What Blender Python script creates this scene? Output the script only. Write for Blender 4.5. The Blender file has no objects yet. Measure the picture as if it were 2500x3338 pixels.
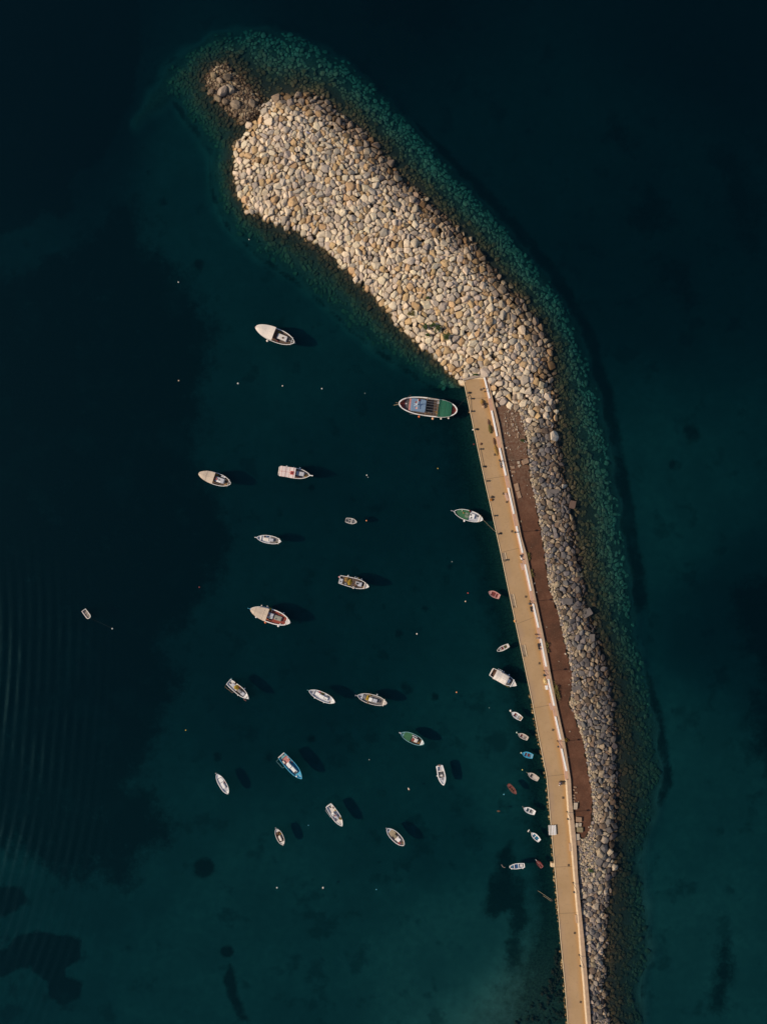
import bpy, math, random
import numpy as np
from mathutils import Vector, Matrix

random.seed(7)
RNG = np.random.default_rng(7)
R = math.radians
scene = bpy.context.scene
COL = scene.collection

# ------------------------------------------------------------------ camera, world, sun
H = 259.6                      # drone altitude over the water, metres
cam = bpy.data.cameras.new('camera')
cam.sensor_fit = 'VERTICAL'; cam.sensor_height = 36.0; cam.lens = 28.0
cam.clip_start = 1.0; cam.clip_end = 6000.0
camo = bpy.data.objects.new('camera', cam); COL.objects.link(camo)
camo.location = (0, 0, H)
scene.camera = camo

SUN_EL, SUN_AZ = R(37), R(273.5)      # the sun stands in the west, a touch to the south
sdir = Vector((math.sin(SUN_AZ)*math.cos(SUN_EL), -abs(math.cos(SUN_AZ))*math.cos(SUN_EL), math.sin(SUN_EL)))
world = bpy.data.worlds.new('World'); scene.world = world; world.use_nodes = True
wn = world.node_tree.nodes; wl = world.node_tree.links
sky = wn.new('ShaderNodeTexSky'); sky.sky_type = 'NISHITA'; sky.sun_disc = False
sky.sun_elevation = SUN_EL; sky.sun_rotation = R(266.5)
bg = wn['Background']; bg.inputs['Strength'].default_value = 0.08
wl.new(sky.outputs[0], bg.inputs[0])
sun = bpy.data.lights.new('sun', 'SUN'); sun.energy = 3.9; sun.angle = R(0.55); sun.color = (1.0, 0.81, 0.57)
suno = bpy.data.objects.new('sun', sun); COL.objects.link(suno)
suno.rotation_euler = (-sdir).to_track_quat('-Z', 'Y').to_euler()
suno.location = (-60, 0, 80)
scene.view_settings.view_transform = 'Standard'; scene.view_settings.look = 'None'
scene.view_settings.exposure = 0.0; scene.view_settings.gamma = 1.0
try:
    scene.cycles.use_denoising = True
    scene.cycles.denoiser = 'OPENIMAGEDENOISE'
    scene.cycles.max_bounces = 6
    scene.cycles.transparent_max_bounces = 12
    scene.cycles.volume_bounces = 0
    scene.cycles.caustics_reflective = False
    scene.cycles.caustics_refractive = False
except Exception:
    pass

# ------------------------------------------------------------------ helpers
def at(px, py, z=0.0):
    """point at height z that the photograph shows at pixel (px, py)"""
    k = 0.1*(H-z)/H
    return Vector(((px-1250)*k, (1669-py)*k, z))

def tag(o, label=None, cat=None, group=None, kind=None):
    if label: o['label'] = label
    if cat: o['category'] = cat
    if group: o['group'] = group
    if kind: o['kind'] = kind
    return o

def empty(name, loc, rz=0.0, label=None, cat=None, group=None):
    o = bpy.data.objects.new(name, None); COL.objects.link(o)
    o.location = loc; o.rotation_euler = (0, 0, rz); o.empty_display_size = .3
    return tag(o, label, cat, group)

def link(name, me, parent=None, loc=(0, 0, 0)):
    o = bpy.data.objects.new(name, me); COL.objects.link(o)
    o.location = loc
    if parent is not None: o.parent = parent
    return o

class MB:
    def __init__(s): s.v = []; s.f = []
    def add(s, vs, fs):
        b = len(s.v); s.v += [tuple(v) for v in vs]; s.f += [tuple(i+b for i in f) for f in fs]; return s
    def rings(s, rings, closed=True, cap0=True, cap1=True):
        n = len(rings[0]); vs = [p for r in rings for p in r]; fs = []
        for i in range(len(rings)-1):
            for j in range(n if closed else n-1):
                k = (j+1) % n
                fs.append((i*n+j, i*n+k, (i+1)*n+k, (i+1)*n+j))
        if cap0: fs.append(tuple(range(n-1, -1, -1)))
        if cap1: fs.append(tuple((len(rings)-1)*n+j for j in range(n)))
        return s.add(vs, fs)
    def prism(s, poly, z0, z1, ch=0.0):
        """upright prism over a polygon (ccw), its top edge chamfered by ch"""
        c = (sum(p[0] for p in poly)/len(poly), sum(p[1] for p in poly)/len(poly))
        def ring(k, z):
            out = []
            for p in poly:
                d = math.hypot(p[0]-c[0], p[1]-c[1]) or 1
                f = max(0, (d-k)/d); out.append((c[0]+(p[0]-c[0])*f, c[1]+(p[1]-c[1])*f, z))
            return out
        if ch > 0: return s.rings([ring(0, z0), ring(0, z1-ch), ring(ch*1.3, z1)])
        return s.rings([ring(0, z0), ring(0, z1)])
    def box(s, c, size, rz=0.0, ch=0.0):
        x, y, z = size[0]/2, size[1]/2, size[2]/2
        ca, sa = math.cos(rz), math.sin(rz)
        poly = [(c[0]+a*x*ca-b*y*sa, c[1]+a*x*sa+b*y*ca) for a, b in ((-1, -1), (1, -1), (1, 1), (-1, 1))]
        return s.prism(poly, c[2]-z, c[2]+z, ch)
    def tube(s, pts, r, n=6, r1=None):
        pts = [Vector(p) for p in pts]; rings = []
        for i, p in enumerate(pts):
            t = (pts[min(i+1, len(pts)-1)]-pts[max(i-1, 0)]).normalized()
            a = t.orthogonal().normalized(); b = t.cross(a)
            rr = r if r1 is None else r+(r1-r)*i/(len(pts)-1)
            rings.append([p+a*rr*math.cos(q*2*math.pi/n)+b*rr*math.sin(q*2*math.pi/n) for q in range(n)])
        # keep ring orientation steady
        for i in range(1, len(rings)):
            best = min(range(n), key=lambda k: sum((rings[i][(j+k) % n]-rings[i-1][j]).length for j in range(n)))
            rings[i] = rings[i][best:]+rings[i][:best]
        return s.rings(rings)
    def ball(s, c, r, sc=(1, 1, 1), n=10, m=6, jit=0.0):
        rings = []
        for i in range(1, m):
            th = math.pi*i/m
            rings.append([(c[0]+sc[0]*r*math.sin(th)*math.cos(2*math.pi*j/n)*(1+random.uniform(-jit, jit)),
                           c[1]+sc[1]*r*math.sin(th)*math.sin(2*math.pi*j/n)*(1+random.uniform(-jit, jit)),
                           c[2]-sc[2]*r*math.cos(th)*(1+random.uniform(-jit, jit))) for j in range(n)])
        return s.rings(rings)
    def torus(s, c, R0, r, n=14, m=6, axis='z'):
        vs = []; fs = []
        for i in range(n):
            a = 2*math.pi*i/n
            for j in range(m):
                b = 2*math.pi*j/m
                q = ((R0+r*math.cos(b))*math.cos(a), (R0+r*math.cos(b))*math.sin(a), r*math.sin(b))
                if axis == 'x': q = (q[2], q[0], q[1])
                if axis == 'y': q = (q[0], q[2], q[1])
                vs.append((c[0]+q[0], c[1]+q[1], c[2]+q[2]))
                fs.append((i*m+j, ((i+1) % n)*m+j, ((i+1) % n)*m+(j+1) % m, i*m+(j+1) % m))
        return s.add(vs, fs)
    def mesh(s, name, mat, smooth=False):
        me = bpy.data.meshes.new(name); me.from_pydata(s.v, [], s.f); me.update()
        if mat: me.materials.append(mat)
        if smooth: me.polygons.foreach_set('use_smooth', [True]*len(me.polygons))
        return me
    def build(s, name, mat, parent=None, loc=(0, 0, 0), smooth=False):
        return link(name, s.mesh(name, mat, smooth), parent, loc)

# ------------------------------------------------------------------ materials
def new_mat(name):
    m = bpy.data.materials.new(name); m.use_nodes = True
    nt = m.node_tree; b = nt.nodes['Principled BSDF']
    return m, nt.nodes, nt.links, b
def noise(n, l, vec, scale, detail=4.0, rough=.6):
    t = n.new('ShaderNodeTexNoise'); t.inputs['Scale'].default_value = scale
    t.inputs['Detail'].default_value = detail; t.inputs['Roughness'].default_value = rough
    if vec is not None: l.new(vec, t.inputs['Vector'])
    return t.outputs['Fac']
def ramp(n, l, fac, stops):
    t = n.new('ShaderNodeValToRGB'); e = t.color_ramp.elements
    while len(e) < len(stops): e.new(.5)
    for q, (p, c) in zip(e, stops):
        q.position = p; q.color = c if len(c) == 4 else (*c, 1)
    l.new(fac, t.inputs[0]); return t.outputs[0]
def mixc(n, l, fac, a, b, mode='MIX'):
    t = n.new('ShaderNodeMix'); t.data_type = 'RGBA'; t.blend_type = mode
    for sock, v in ((t.inputs['Factor'], fac), (t.inputs['A'], a), (t.inputs['B'], b)):
        if isinstance(v, (int, float)): sock.default_value = v
        elif isinstance(v, tuple): sock.default_value = v if len(v) == 4 else (*v, 1)
        else: l.new(v, sock)
    return t.outputs['Result']
def mathn(n, l, op, a, b=None, c=None, clamp=False):
    t = n.new('ShaderNodeMath'); t.operation = op; t.use_clamp = clamp
    for i, v in enumerate((a, b, c)):
        if v is None: continue
        if isinstance(v, (int, float)): t.inputs[i].default_value = v
        else: l.new(v, t.inputs[i])
    return t.outputs[0]
def mrange(n, l, v, a, b, c=0.0, d=1.0, smooth=False):
    t = n.new('ShaderNodeMapRange'); t.clamp = True
    if smooth: t.interpolation_type = 'SMOOTHSTEP'
    l.new(v, t.inputs[0])
    for i, q in enumerate((a, b, c, d)): t.inputs[i+1].default_value = q
    return t.outputs[0]
def bump(n, l, b, h, strength=.4, dist=.05):
    t = n.new('ShaderNodeBump'); t.inputs['Strength'].default_value = strength; t.inputs['Distance'].default_value = dist
    l.new(h, t.inputs['Height']); l.new(t.outputs[0], b.inputs['Normal'])

_paint = {}
def paint(name, rgb, rough=.55, wear=.25, scale=2.2, metal=0.0):
    """weathered paint, wood, cloth: the colour with a soft uneven wear"""
    if name in _paint: return _paint[name]
    m, n, l, b = new_mat(name)
    tc = n.new('ShaderNodeTexCoord')
    f = noise(n, l, tc.outputs['Object'], scale, 5)
    f2 = noise(n, l, tc.outputs['Object'], scale*6, 3)
    c = ramp(n, l, f, [(.3, tuple(x*(1-wear) for x in rgb)), (.7, tuple(min(.9, x*(1+wear*.4)) for x in rgb))])
    c = mixc(n, l, mrange(n, l, f2, .58, .75, 0, wear*1.2), c, tuple(x*.45+.02 for x in rgb))
    l.new(c, b.inputs['Base Color']); b.inputs['Roughness'].default_value = rough; b.inputs['Metallic'].default_value = metal
    bump(n, l, b, f2, .15, .02)
    _paint[name] = m; return m

WHITE = paint('white_paint', (.86, .86, .90), .5, .10); OFFW = paint('offwhite_paint', (.70, .67, .66), .55, .15)
LGREY = paint('light_grey_paint', (.52, .54, .62)); GREY = paint('grey_paint', (.26, .26, .29)); DGREY = paint('dark_grey_paint', (.10, .10, .12))
DARK = paint('dark_rubber', (.025, .025, .03)); BEIGE = paint('beige_canvas', (.62, .52, .43), .8, .15); CREAM = paint('cream_canvas', (.80, .73, .68), .8, .12)
PINKW = paint('pinkish_white_canvas', (.76, .65, .65), .8, .12)
MAROON = paint('maroon_paint', (.28, .05, .035)); GREEN = paint('green_paint', (.04, .15, .07)); DGREEN = paint('dark_green_tarpaulin', (.012, .13, .075), .6)
TEAL = paint('teal_paint', (.20, .42, .47)); BLUE = paint('blue_roof_paint', (.17, .27, .42)); DBLUE = paint('deep_blue_paint', (.02, .09, .25))
SKYB = paint('sky_blue_paint', (.08, .44, .70)); SEAB = paint('sea_blue_paint', (.01, .17, .32))
YELLOW = paint('yellow_net', (.46, .31, .03), .9, .6, 5); OCHRE = paint('ochre_net', (.33, .20, .06), .9, .6, 5)
ORANGE = paint('orange_plastic', (.75, .17, .05), .4); BROWN = paint('brown_wood', (.13, .065, .04), .7, .4); TAN = paint('tan_wood', (.34, .22, .13), .7, .3)
PINK = paint('faded_pink_paint', (.52, .21, .20)); RED = paint('red_paint', (.50, .04, .04)); DRED = paint('dark_red_paint', (.16, .025, .025))
STEEL = paint('galvanised_steel', (.42, .42, .43), .4, .3, 4, .6); IRON = paint('dark_iron', (.05, .045, .045), .5, .4, 4, .3)
GLASS = paint('dark_window_glass', (.02, .025, .03), .08, .05)
ROPE = paint('pale_rope', (.38, .31, .21), .9, .3, 9); OLIVE = paint('olive_net', (.10, .085, .02), .9, .6, 5)

# ------------------------------------------------------------------ outlines, read off the photograph (pixels)
LAND = [(900, 318), (978, 303), (1050, 318), (1108, 372), (1182, 425), (1242, 493), (1302, 568), (1393, 651), (1476, 734), (1558, 810),
        (1619, 893), (1695, 976), (1748, 1049), (1792, 1124), (1798, 1222), (1812, 1313), (1815, 1418), (1830, 1524), (1861, 1629), (1863, 1705),
        (1888, 1826), (1906, 1961), (1944, 2067), (1976, 2173), (1992, 2263), (2006, 2384), (2012, 2535), (2010, 2655), (1999, 2761),
        (2000, 2837), (1974, 2957), (1972, 3093), (1970, 3214), (1985, 3338), (1995, 3600), (1905, 3600), (1885, 3338), (1842, 2850), (1815, 2529), (1735, 2116), (1640, 1653),
        (1560, 1290), (1515, 1262), (1433, 1184), (1365, 1124), (1282, 1041), (1207, 958), (1132, 883), (1056, 815), (966, 754), (875, 724), (800, 679),
        (770, 619), (759, 543), (766, 468), (800, 425), (830, 400), (860, 350)]
ISLET = [(686, 222), (742, 212), (775, 245), (800, 275), (846, 318), (852, 352), (838, 388), (800, 402), (760, 385), (735, 352), (700, 320), (676, 272)]
DIRT = [(1613, 1300), (1656, 1325), (1690, 1345), (1704, 1385), (1718, 1440), (1722, 1512), (1729, 1574), (1740, 1621), (1754, 1693), (1768, 1772), (1779, 1845), (1785, 1903),
        (1808, 1968), (1826, 2044), (1844, 2116), (1858, 2178), (1862, 2236), (1853, 2290), (1876, 2348), (1898, 2413), (1907, 2467), (1916, 2525), (1926, 2576), (1930, 2648),
        (1918, 2705), (1900, 2730), (1878, 2720), (1862, 2600), (1840, 2420), (1797, 2207), (1750, 1968), (1695, 1740), (1645, 1487)]
TAB_W = [(1215, 1504), (1236, 1508.5), (1353, 1533.5), (1476, 1559), (1574, 1580), (1653, 1598), (1737, 1616.5), (1798, 1630), (1924, 1656), (2008, 1674), (2116, 1697), (2297, 1735), (2395, 1753),
         (2529, 1780), (2630, 1789), (2757, 1800), (2858, 1809), (3058, 1825), (3213, 1840), (3338, 1849), (3620, 1876)]
TAB_F = [(1205, 1571), (1222, 1574), (1331, 1595), (1440, 1618.5), (1548, 1642), (1693, 1671), (1760, 1686), (1926, 1722), (2046, 1747), (2173, 1771), (2301, 1797), (2411, 1818), (2514, 1837),
         (2560, 1842), (2650, 1848), (2749, 1858), (2852, 1866.5), (2949, 1875), (3021, 1882), (3096, 1887), (3197, 1897), (3264, 1902), (3338, 1908), (3620, 1936)]
TAB_E = [(1195, 1582), (1212, 1588), (1284, 1602), (1382, 1627), (1487, 1646), (1595, 1669), (1750, 1700), (1808, 1717), (1968, 1750), (2087, 1775), (2207, 1797), (2300, 1815), (2413, 1840), (2540, 1860),
         (2612, 1864), (2735, 1877), (2850, 1883), (2931, 1890), (3076, 1905), (3293, 1923), (3338, 1926), (3620, 1954)]
def tab(T, y): return float(np.interp(y, [p[0] for p in T], [p[1] for p in T]))

def seg_dist(P, poly, closed=True):
    d = np.full(len(P), 1e9); n = len(poly)
    for i in range(n if closed else n-1):
        a = np.array(poly[i], float); b = np.array(poly[(i+1) % n], float)
        ab = b-a; t = np.clip(((P-a)@ab)/(ab@ab+1e-9), 0, 1)
        d = np.minimum(d, np.hypot(*(P-(a+t[:, None]*ab)).T))
    return d
def inside(P, poly):
    c = np.zeros(len(P), bool); n = len(poly)
    for i in range(n):
        x0, y0 = poly[i]; x1, y1 = poly[(i+1) % n]
        if y0 == y1: continue
        k = ((P[:, 1] < y0) != (P[:, 1] < y1)) & (P[:, 0] < (x1-x0)*(P[:, 1]-y0)/(y1-y0)+x0)
        c ^= k
    return c
def sdist(P, poly):           # metres, positive inside
    return np.where(inside(P, poly), 1, -1)*seg_dist(P, poly)*.1
def sstep(a, b, x):
    t = np.clip((x-a)/(b-a), 0, 1); return t*t*(3-2*t)
def pier_w(P): return np.interp(P[:, 1], [p[0] for p in TAB_W], [p[1] for p in TAB_W])
def pier_e(P): return np.interp(P[:, 1], [p[0] for p in TAB_E], [p[1] for p in TAB_E])

EAST_TOE = [(430, 380), (560, 180), (690, 95), (860, 75), (1000, 110), (1120, 180), (1190, 240), (1290, 340), (1370, 420), (1460, 520), (1550, 620), (1640, 710), (1720, 810), (1800, 910), (1860, 1010), (1910, 1120),
            (1955, 1290), (1985, 1440), (2010, 1600), (2040, 1800), (2066, 1960), (2062, 2010), (2090, 2150), (2130, 2330), (2150, 2480), (2156, 2560), (2120, 2700), (2085, 2820), (2095, 2900),
            (2110, 3050), (2116, 3140), (2085, 3200), (2095, 3338), (2110, 3600)]
WEST_TOE = [(560, 180), (560, 300), (640, 400), (690, 470), (700, 620), (750, 720), (850, 815), (960, 890), (1080, 985), (1170, 1070), (1270, 1150), (1390, 1225), (1480, 1285)]
TOE = EAST_TOE+[(1700, 3600), (1640, 3338), (1700, 3200), (1775, 2950), (1760, 2560), (1650, 2000), (1560, 1500), (1500, 1330)]+WEST_TOE[::-1][:-1]

DEPTHS = [(0, 0, 12), (1250, -200, 10), (2500, 0, 10.5), (0, 900, 6.8), (650, 700, 5.8), (1200, 1500, 6.5), (1000, 2200, 6.2), (250, 2000, 6.6), (250, 2950, 4.9), (900, 3000, 4.5), (1500, 3100, 3.9),
          (2300, 700, 7.8), (1800, 500, 7.4), (2200, 1700, 4.9), (2200, 2500, 4.3), (2300, 3300, 3.9), (1000, 1100, 5.6), (700, 3300, 4.4), (1700, 3300, 2.0), (1450, 2700, 5.2), (1640, 2600, 4.2), (2480, 2000, 7), (300, 400, 9.5), (600, 450, 5.6)]
def base_depth(P):
    w = 0; s = 0
    for x, y, d in DEPTHS:
        k = 1/(((P[:, 0]-x)**2+(P[:, 1]-y)**2)/300**2+.25)**2
        w = w+k; s = s+k*d
    return .75*s/w
def ragged(P, d):
    x, y = P[:, 0], P[:, 1]
    k = np.where((y > 1230) & (x < 1620), 0, 1)*np.exp(-(d/3.5)**2)
    return d+k*(.55*np.sin(x*.071+y*.019)*np.sin(y*.063-x*.013)+.6*np.sin(x*.173+y*.05+1.3)*np.sin(y*.151-x*.04)+.3*np.sin(x*.41)*np.sin(y*.37))
def ground(P):
    """height of the sea bed / mound / causeway, and how rubble-covered it is"""
    P = np.asarray(P, float)
    dl = ragged(P, sdist(P, LAND)); di = ragged(P, sdist(P, ISLET)); dt = sdist(P, TOE)+.8*np.sin(P[:, 0]*.05+1)*np.sin(P[:, 1]*.043)
    dep = base_depth(P)
    # under water: the rubble slope runs from the waterline down to its toe
    dtoe = np.maximum(dt, 0); dshore = np.maximum(-dl, 0)
    dshi = np.maximum(-di, 0)
    ds = np.minimum(dshore, dshi)
    frac = ds/(ds+dtoe+1e-6)
    zslope = -(.15+.66*np.minimum(dep, 5.0)*frac**1.15)
    z = np.where(dt > 0, np.maximum(zslope, -dep), -dep)
    z = np.where(dt > 0, z, -dep)
    # foot of the slope
    blend = sstep(-4.5, 0, dt)
    z = np.where(dt <= 0, -dep+(dep-.66*np.minimum(dep, 5.0))*blend*.85, z)
    crest = np.interp(P[:, 1], [0, 1150, 1330, 1450, 2700, 2900], [3.6, 3.6, 2.2, 1.75, 1.75, 1.3])
    zl = crest*(1-np.exp(-np.maximum(dl, 0)*np.where((P[:, 0]-900)*.98 > (P[:, 1]-300)*.9, .50, .62)/crest))
    zi = .7*(1-np.exp(-np.maximum(di, 0)*.5/.7))
    z = np.where(dl > 0, zl, z); z = np.where(di > 0, np.maximum(zi, np.where(dl > 0, zl, 0)), z)
    # lee side of the quay: the bed falls away from its foot
    wq = pier_w(P); dq = (wq-P[:, 0])*.1
    lee = (P[:, 1] > 1262) & (dq > -1.5) & (dl < 0)
    zq = -(2.2+.30*np.maximum(dq, 0))
    z = np.where(lee, np.maximum(-dep, np.minimum(zq, -1.2)), z)
    inpier = (P[:, 1] > 1236) & (P[:, 0] > wq) & (P[:, 0] < pier_e(P))
    z = np.where(inpier, np.minimum(z, .5), z)
    dd = sdist(P, DIRT)
    z = np.where(dd > -1.0, z*(1-sstep(-1, .6, dd))+1.62*sstep(-1, .6, dd), z)
    z = np.where(inpier, np.minimum(z, .5), z)
    rub = np.maximum(sstep(-2.0, 1.0, dt)*np.where(lee, 0, 1), (dl > 0)*1.0)
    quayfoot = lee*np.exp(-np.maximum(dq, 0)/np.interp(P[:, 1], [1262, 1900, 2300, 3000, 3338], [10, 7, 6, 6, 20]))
    return z, rub, quayfoot

# ------------------------------------------------------------------ sea bed (sand, seagrass, rubble) as one sheet
GRASS = [
 [(-400, -400), (420, -400), (440, 130), (405, 300), (350, 400), (318, 480), (290, 512), (232, 530), (200, 580), (222, 650), (186, 690), (112, 660), (78, 716), (0, 742), (-400, 760)],
 [(378, 590), (470, 640), (472, 760), (560, 850), (650, 960), (715, 1060), (690, 1160), (660, 1300), (650, 1420), (640, 1500), (700, 1620), (770, 1700), (760, 1800), (700, 1900), (640, 2000), (540, 2100), (600, 2230), (560, 2330), (520, 2420), (440, 2560), (540, 2640),
  (565, 2720), (540, 2790), (440, 2860), (400, 2925), (328, 2920), (300, 2895), (180, 2890), (60, 2800), (-400, 2780), (-400, 900), (0, 870), (200, 780), (300, 680)],
 [(10, 3120), (40, 3072), (100, 3058), (180, 3072), (252, 3082), (250, 3150), (200, 3172), (200, 3205), (256, 3225), (250, 3275), (190, 3300), (150, 3270), (140, 3222), (95, 3190), (88, 3168), (40, 3182), (0, 3205), (-200, 3210), (-200, 3120)],
 [(-200, 2905), (60, 2908), (82, 2960), (30, 2992), (0, 3010), (-200, 3015)],
 [(738, 3150), (750, 3150), (762, 3205), (770, 3255), (792, 3300), (806, 3350), (768, 3350), (748, 3300), (728, 3262), (722, 3218), (732, 3190)],
 [(1575, 2990), (1588, 2900), (1620, 2800), (1650, 2750), (1682, 2765), (1690, 2860), (1722, 2890), (1732, 3000), (1710, 3080), (1715, 3180), (1640, 3185), (1658, 3060), (1655, 2990), (1610, 3015)],
 [(2395, 1920), (2440, 1870), (2600, 1860), (2600, 2260), (2500, 2240), (2450, 2150), (2400, 2050)],
 [(2460, 2260), (2600, 2230), (2600, 2620), (2500, 2560), (2455, 2440)],
 [(2350, 3100), (2390, 3060), (2410, 3200), (2370, 3338), (2300, 3338), (2330, 3220)],
 [(2050, 640), (2150, 560), (2240, 700), (2160, 760), (2060, 740)],
 [(2330, 480), (2420, 420), (2520, 620), (2520, 860), (2430, 780)],
 [(2120, 800), (2260, 830), (2330, 1000), (2260, 1010), (2180, 900)],
 [(2000, 320), (2100, 420), (2080, 520), (1980, 430)],
 [(1100, -200), (1500, -200), (1520, 60), (1400, 90), (1200, 30)],
]
DISCS = [(658, 2842, 36), (736, 3120, 24), (2268, 1410, 36), (2216, 1515, 25), (700, 962, 15), (1236, 2826, 8), (1195, 2760, 8), (640, 850, 22), (520, 640, 20), (470, 545, 12), (1010, 1590, 16), (1300, 2070, 18), (60, 780, 22),
         (1600, 1290, 0.1), (870, 2480, 22), (1330, 2250, 26), (700, 2480, 20), (1420, 2280, 16), (1010, 2420, 18), (1250, 1980, 14), (1470, 1850, 16), (1390, 1990, 14)]
def grass_mask(P):
    g = np.zeros(len(P))
    for k, poly in enumerate(GRASS):
        so, wt_ = {0: (4, 1.15), 1: (11, .86), 2: (2.2, 1.1), 3: (2.4, 1.0), 4: (2.2, .84), 5: (4.5, .84)}.get(k, (7, .75)); g = np.maximum(g, wt_*sstep(-so, so, sdist(P, poly)))
    for k, (x, y, r) in enumerate(DISCS): g = np.maximum(g, (.95 if k < 2 else .6)*sstep(1.55, .45, np.hypot(P[:, 0]-x, P[:, 1]-y)/r))
    et = seg_dist(P, EAST_TOE, False)*.1; out = sdist(P, TOE) < 0
    wband = np.interp(P[:, 1], [0, 300, 600, 1990, 2010, 2060, 2300, 2560, 2700, 3338], [0, 2, 5.5, 6, 1.2, 1.5, 3.8, 5, 1.5, 1.5])
    g = np.maximum(g, .72*out*(P[:, 0] > 1000)*sstep(wband+2.2, wband-1.8, et))
    wt = seg_dist(P, WEST_TOE, False)*.1
    g = np.maximum(g, out*.75*sstep(3.6, 1.2, wt))
    return g

def grid_axis(lo, hi, step, far):
    core = np.arange(lo, hi+step, step)
    ext = np.array([20., 60, 150, 350, 800, far])
    return np.concatenate([(lo-ext)[::-1], core, hi+ext])
xs = grid_axis(-132, 132, 1.1, 2400); ys = grid_axis(-175, 175, 1.1, 2400)
GX, GY = np.meshgrid(xs, ys)
PP = np.stack([GX.ravel()*10+1250, 1669-GY.ravel()*10], 1)
PPc = np.stack([np.clip(PP[:, 0], -150, 2650), np.clip(PP[:, 1], -150, 3560)], 1)
gz, grub, gq = ground(PPc)
far = np.maximum(np.abs(GX.ravel())-132, np.abs(GY.ravel())-175)
gz = np.where(far > 30, -12, gz)-grub*(sdist(PPc, DIRT) < 0)*np.where(gz > .2, .75, .12)
gg = grass_mask(PPc)*(1-grub)
verts = np.stack([GX.ravel(), GY.ravel(), gz], 1)
nx, ny = len(xs), len(ys)
ii = (np.arange(ny-1)[:, None]*nx+np.arange(nx-1)[None, :]).ravel()
faces = np.stack([ii, ii+1, ii+nx+1, ii+nx], 1)
me = bpy.data.meshes.new('sea_bed'); me.from_pydata(verts.tolist(), [], faces.tolist()); me.update()
for nm, arr in (('grass', gg), ('rubble', grub), ('quayfoot', gq)):
    a = me.attributes.new(nm, 'FLOAT', 'POINT'); a.data.foreach_set('value', arr.astype(np.float32))
me.polygons.foreach_set('use_smooth', [True]*len(me.polygons))
m, n, l, b = new_mat('sand_seagrass_and_rubble')
geo = n.new('ShaderNodeNewGeometry'); pos = geo.outputs['Position']
def attr(n, nm):
    t = n.new('ShaderNodeAttribute'); t.attribute_name = nm; return t
n1 = noise(n, l, pos, .35, 5); n2 = noise(n, l, pos, .05, 5); n3 = noise(n, l, pos, 1.6, 4)
sand = ramp(n, l, n1, [(.3, (.225, .225, .20)), (.7, (.32, .305, .27))])
sand = mixc(n, l, mrange(n, l, n2, .40, .66, 0, .75), sand, (.17, .175, .16))
patch = noise(n, l, pos, .11, 6, .62)
sand = mixc(n, l, mrange(n, l, patch, .57, .66, 0, .6), sand, (.075, .08, .07))
ga = attr(n, 'grass').outputs['Fac']
gfac = mrange(n, l, mathn(n, l, 'ADD', ga, mathn(n, l, 'MULTIPLY', mathn(n, l, 'SUBTRACT', noise(n, l, pos, .13, 12, .8), .5), 1.9)), .28, .78, 0, 1, True)
gcol = ramp(n, l, n3, [(.3, (.028, .03, .022)), (.75, (.06, .058, .045))])
gfac = mathn(n, l, 'MULTIPLY', gfac, mrange(n, l, noise(n, l, pos, .07, 4), .55, .72, 1, .72))
c = mixc(n, l, gfac, sand, gcol)
rcol = ramp(n, l, n3, [(.3, (.05, .046, .036)), (.7, (.15, .145, .115))])
sxb = n.new('ShaderNodeSeparateXYZ'); l.new(pos, sxb.inputs[0])
rcol = mixc(n, l, mrange(n, l, sxb.outputs[2], -2.2, -.9, 0, 1), rcol, (.026, .021, .014))      # weed-dark bed in the shallows
c = mixc(n, l, attr(n, 'rubble').outputs['Fac'], c, rcol)
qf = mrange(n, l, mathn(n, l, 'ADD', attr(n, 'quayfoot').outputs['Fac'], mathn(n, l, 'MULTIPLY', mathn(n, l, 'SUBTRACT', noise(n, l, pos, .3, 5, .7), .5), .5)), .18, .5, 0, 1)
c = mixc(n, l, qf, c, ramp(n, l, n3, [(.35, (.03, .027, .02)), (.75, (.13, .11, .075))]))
l.new(c, b.inputs['Base Color']); b.inputs['Roughness'].default_value = .95
bump(n, l, b, n3, .5, .25)
me.materials.append(m)
tag(link('sea_bed', me), kind='structure')

# ------------------------------------------------------------------ sea water: one closed body, clear top, light soaked up with depth
w = MB(); S = 2300
w.add([(-S, -S, -60), (S, -S, -60), (S, S, -60), (-S, S, -60), (-S, -S, 0), (S, -S, 0), (S, S, 0), (-S, S, 0)],
      [(3, 2, 1, 0), (4, 5, 6, 7), (0, 1, 5, 4), (1, 2, 6, 5), (2, 3, 7, 6), (3, 0, 4, 7)])
m, n, l, b = new_mat('sea_water'); n.remove(b); out = n['Material Output']
geo = n.new('ShaderNodeNewGeometry'); pos = geo.outputs['Position']
sx = n.new('ShaderNodeSeparateXYZ'); l.new(pos, sx.inputs[0])
rip = noise(n, l, pos, .9, 5, .65)
# long crests that curve in from the south-west
wv = n.new('ShaderNodeTexWave'); wv.wave_type = 'RINGS'; wv.rings_direction = 'Z'; wv.wave_profile = 'SIN'
mp = n.new('ShaderNodeMapping'); mp.inputs['Location'].default_value = (420, 40, 0); l.new(pos, mp.inputs['Vector'])
l.new(mp.outputs[0], wv.inputs['Vector']); wv.inputs['Scale'].default_value = .098; wv.inputs['Distortion'].default_value = 5.0
wv.inputs['Detail'].default_value = 2; wv.inputs['Detail Scale'].default_value = .12
px_ = mrange(n, l, sx.outputs[0], -125, -78, 1, 0, True)
py_ = mathn(n, l, 'MULTIPLY', mrange(n, l, sx.outputs[1], -160, -110, .45, 1, True), mrange(n, l, sx.outputs[1], -60, 0, 1, 0, True))
swell = mathn(n, l, 'MULTIPLY', mathn(n, l, 'MULTIPLY', wv.outputs['Fac'], mathn(n, l, 'MULTIPLY', px_, py_)), mrange(n, l, noise(n, l, pos, .06, 3), .35, .7, 0, 1))
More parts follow.
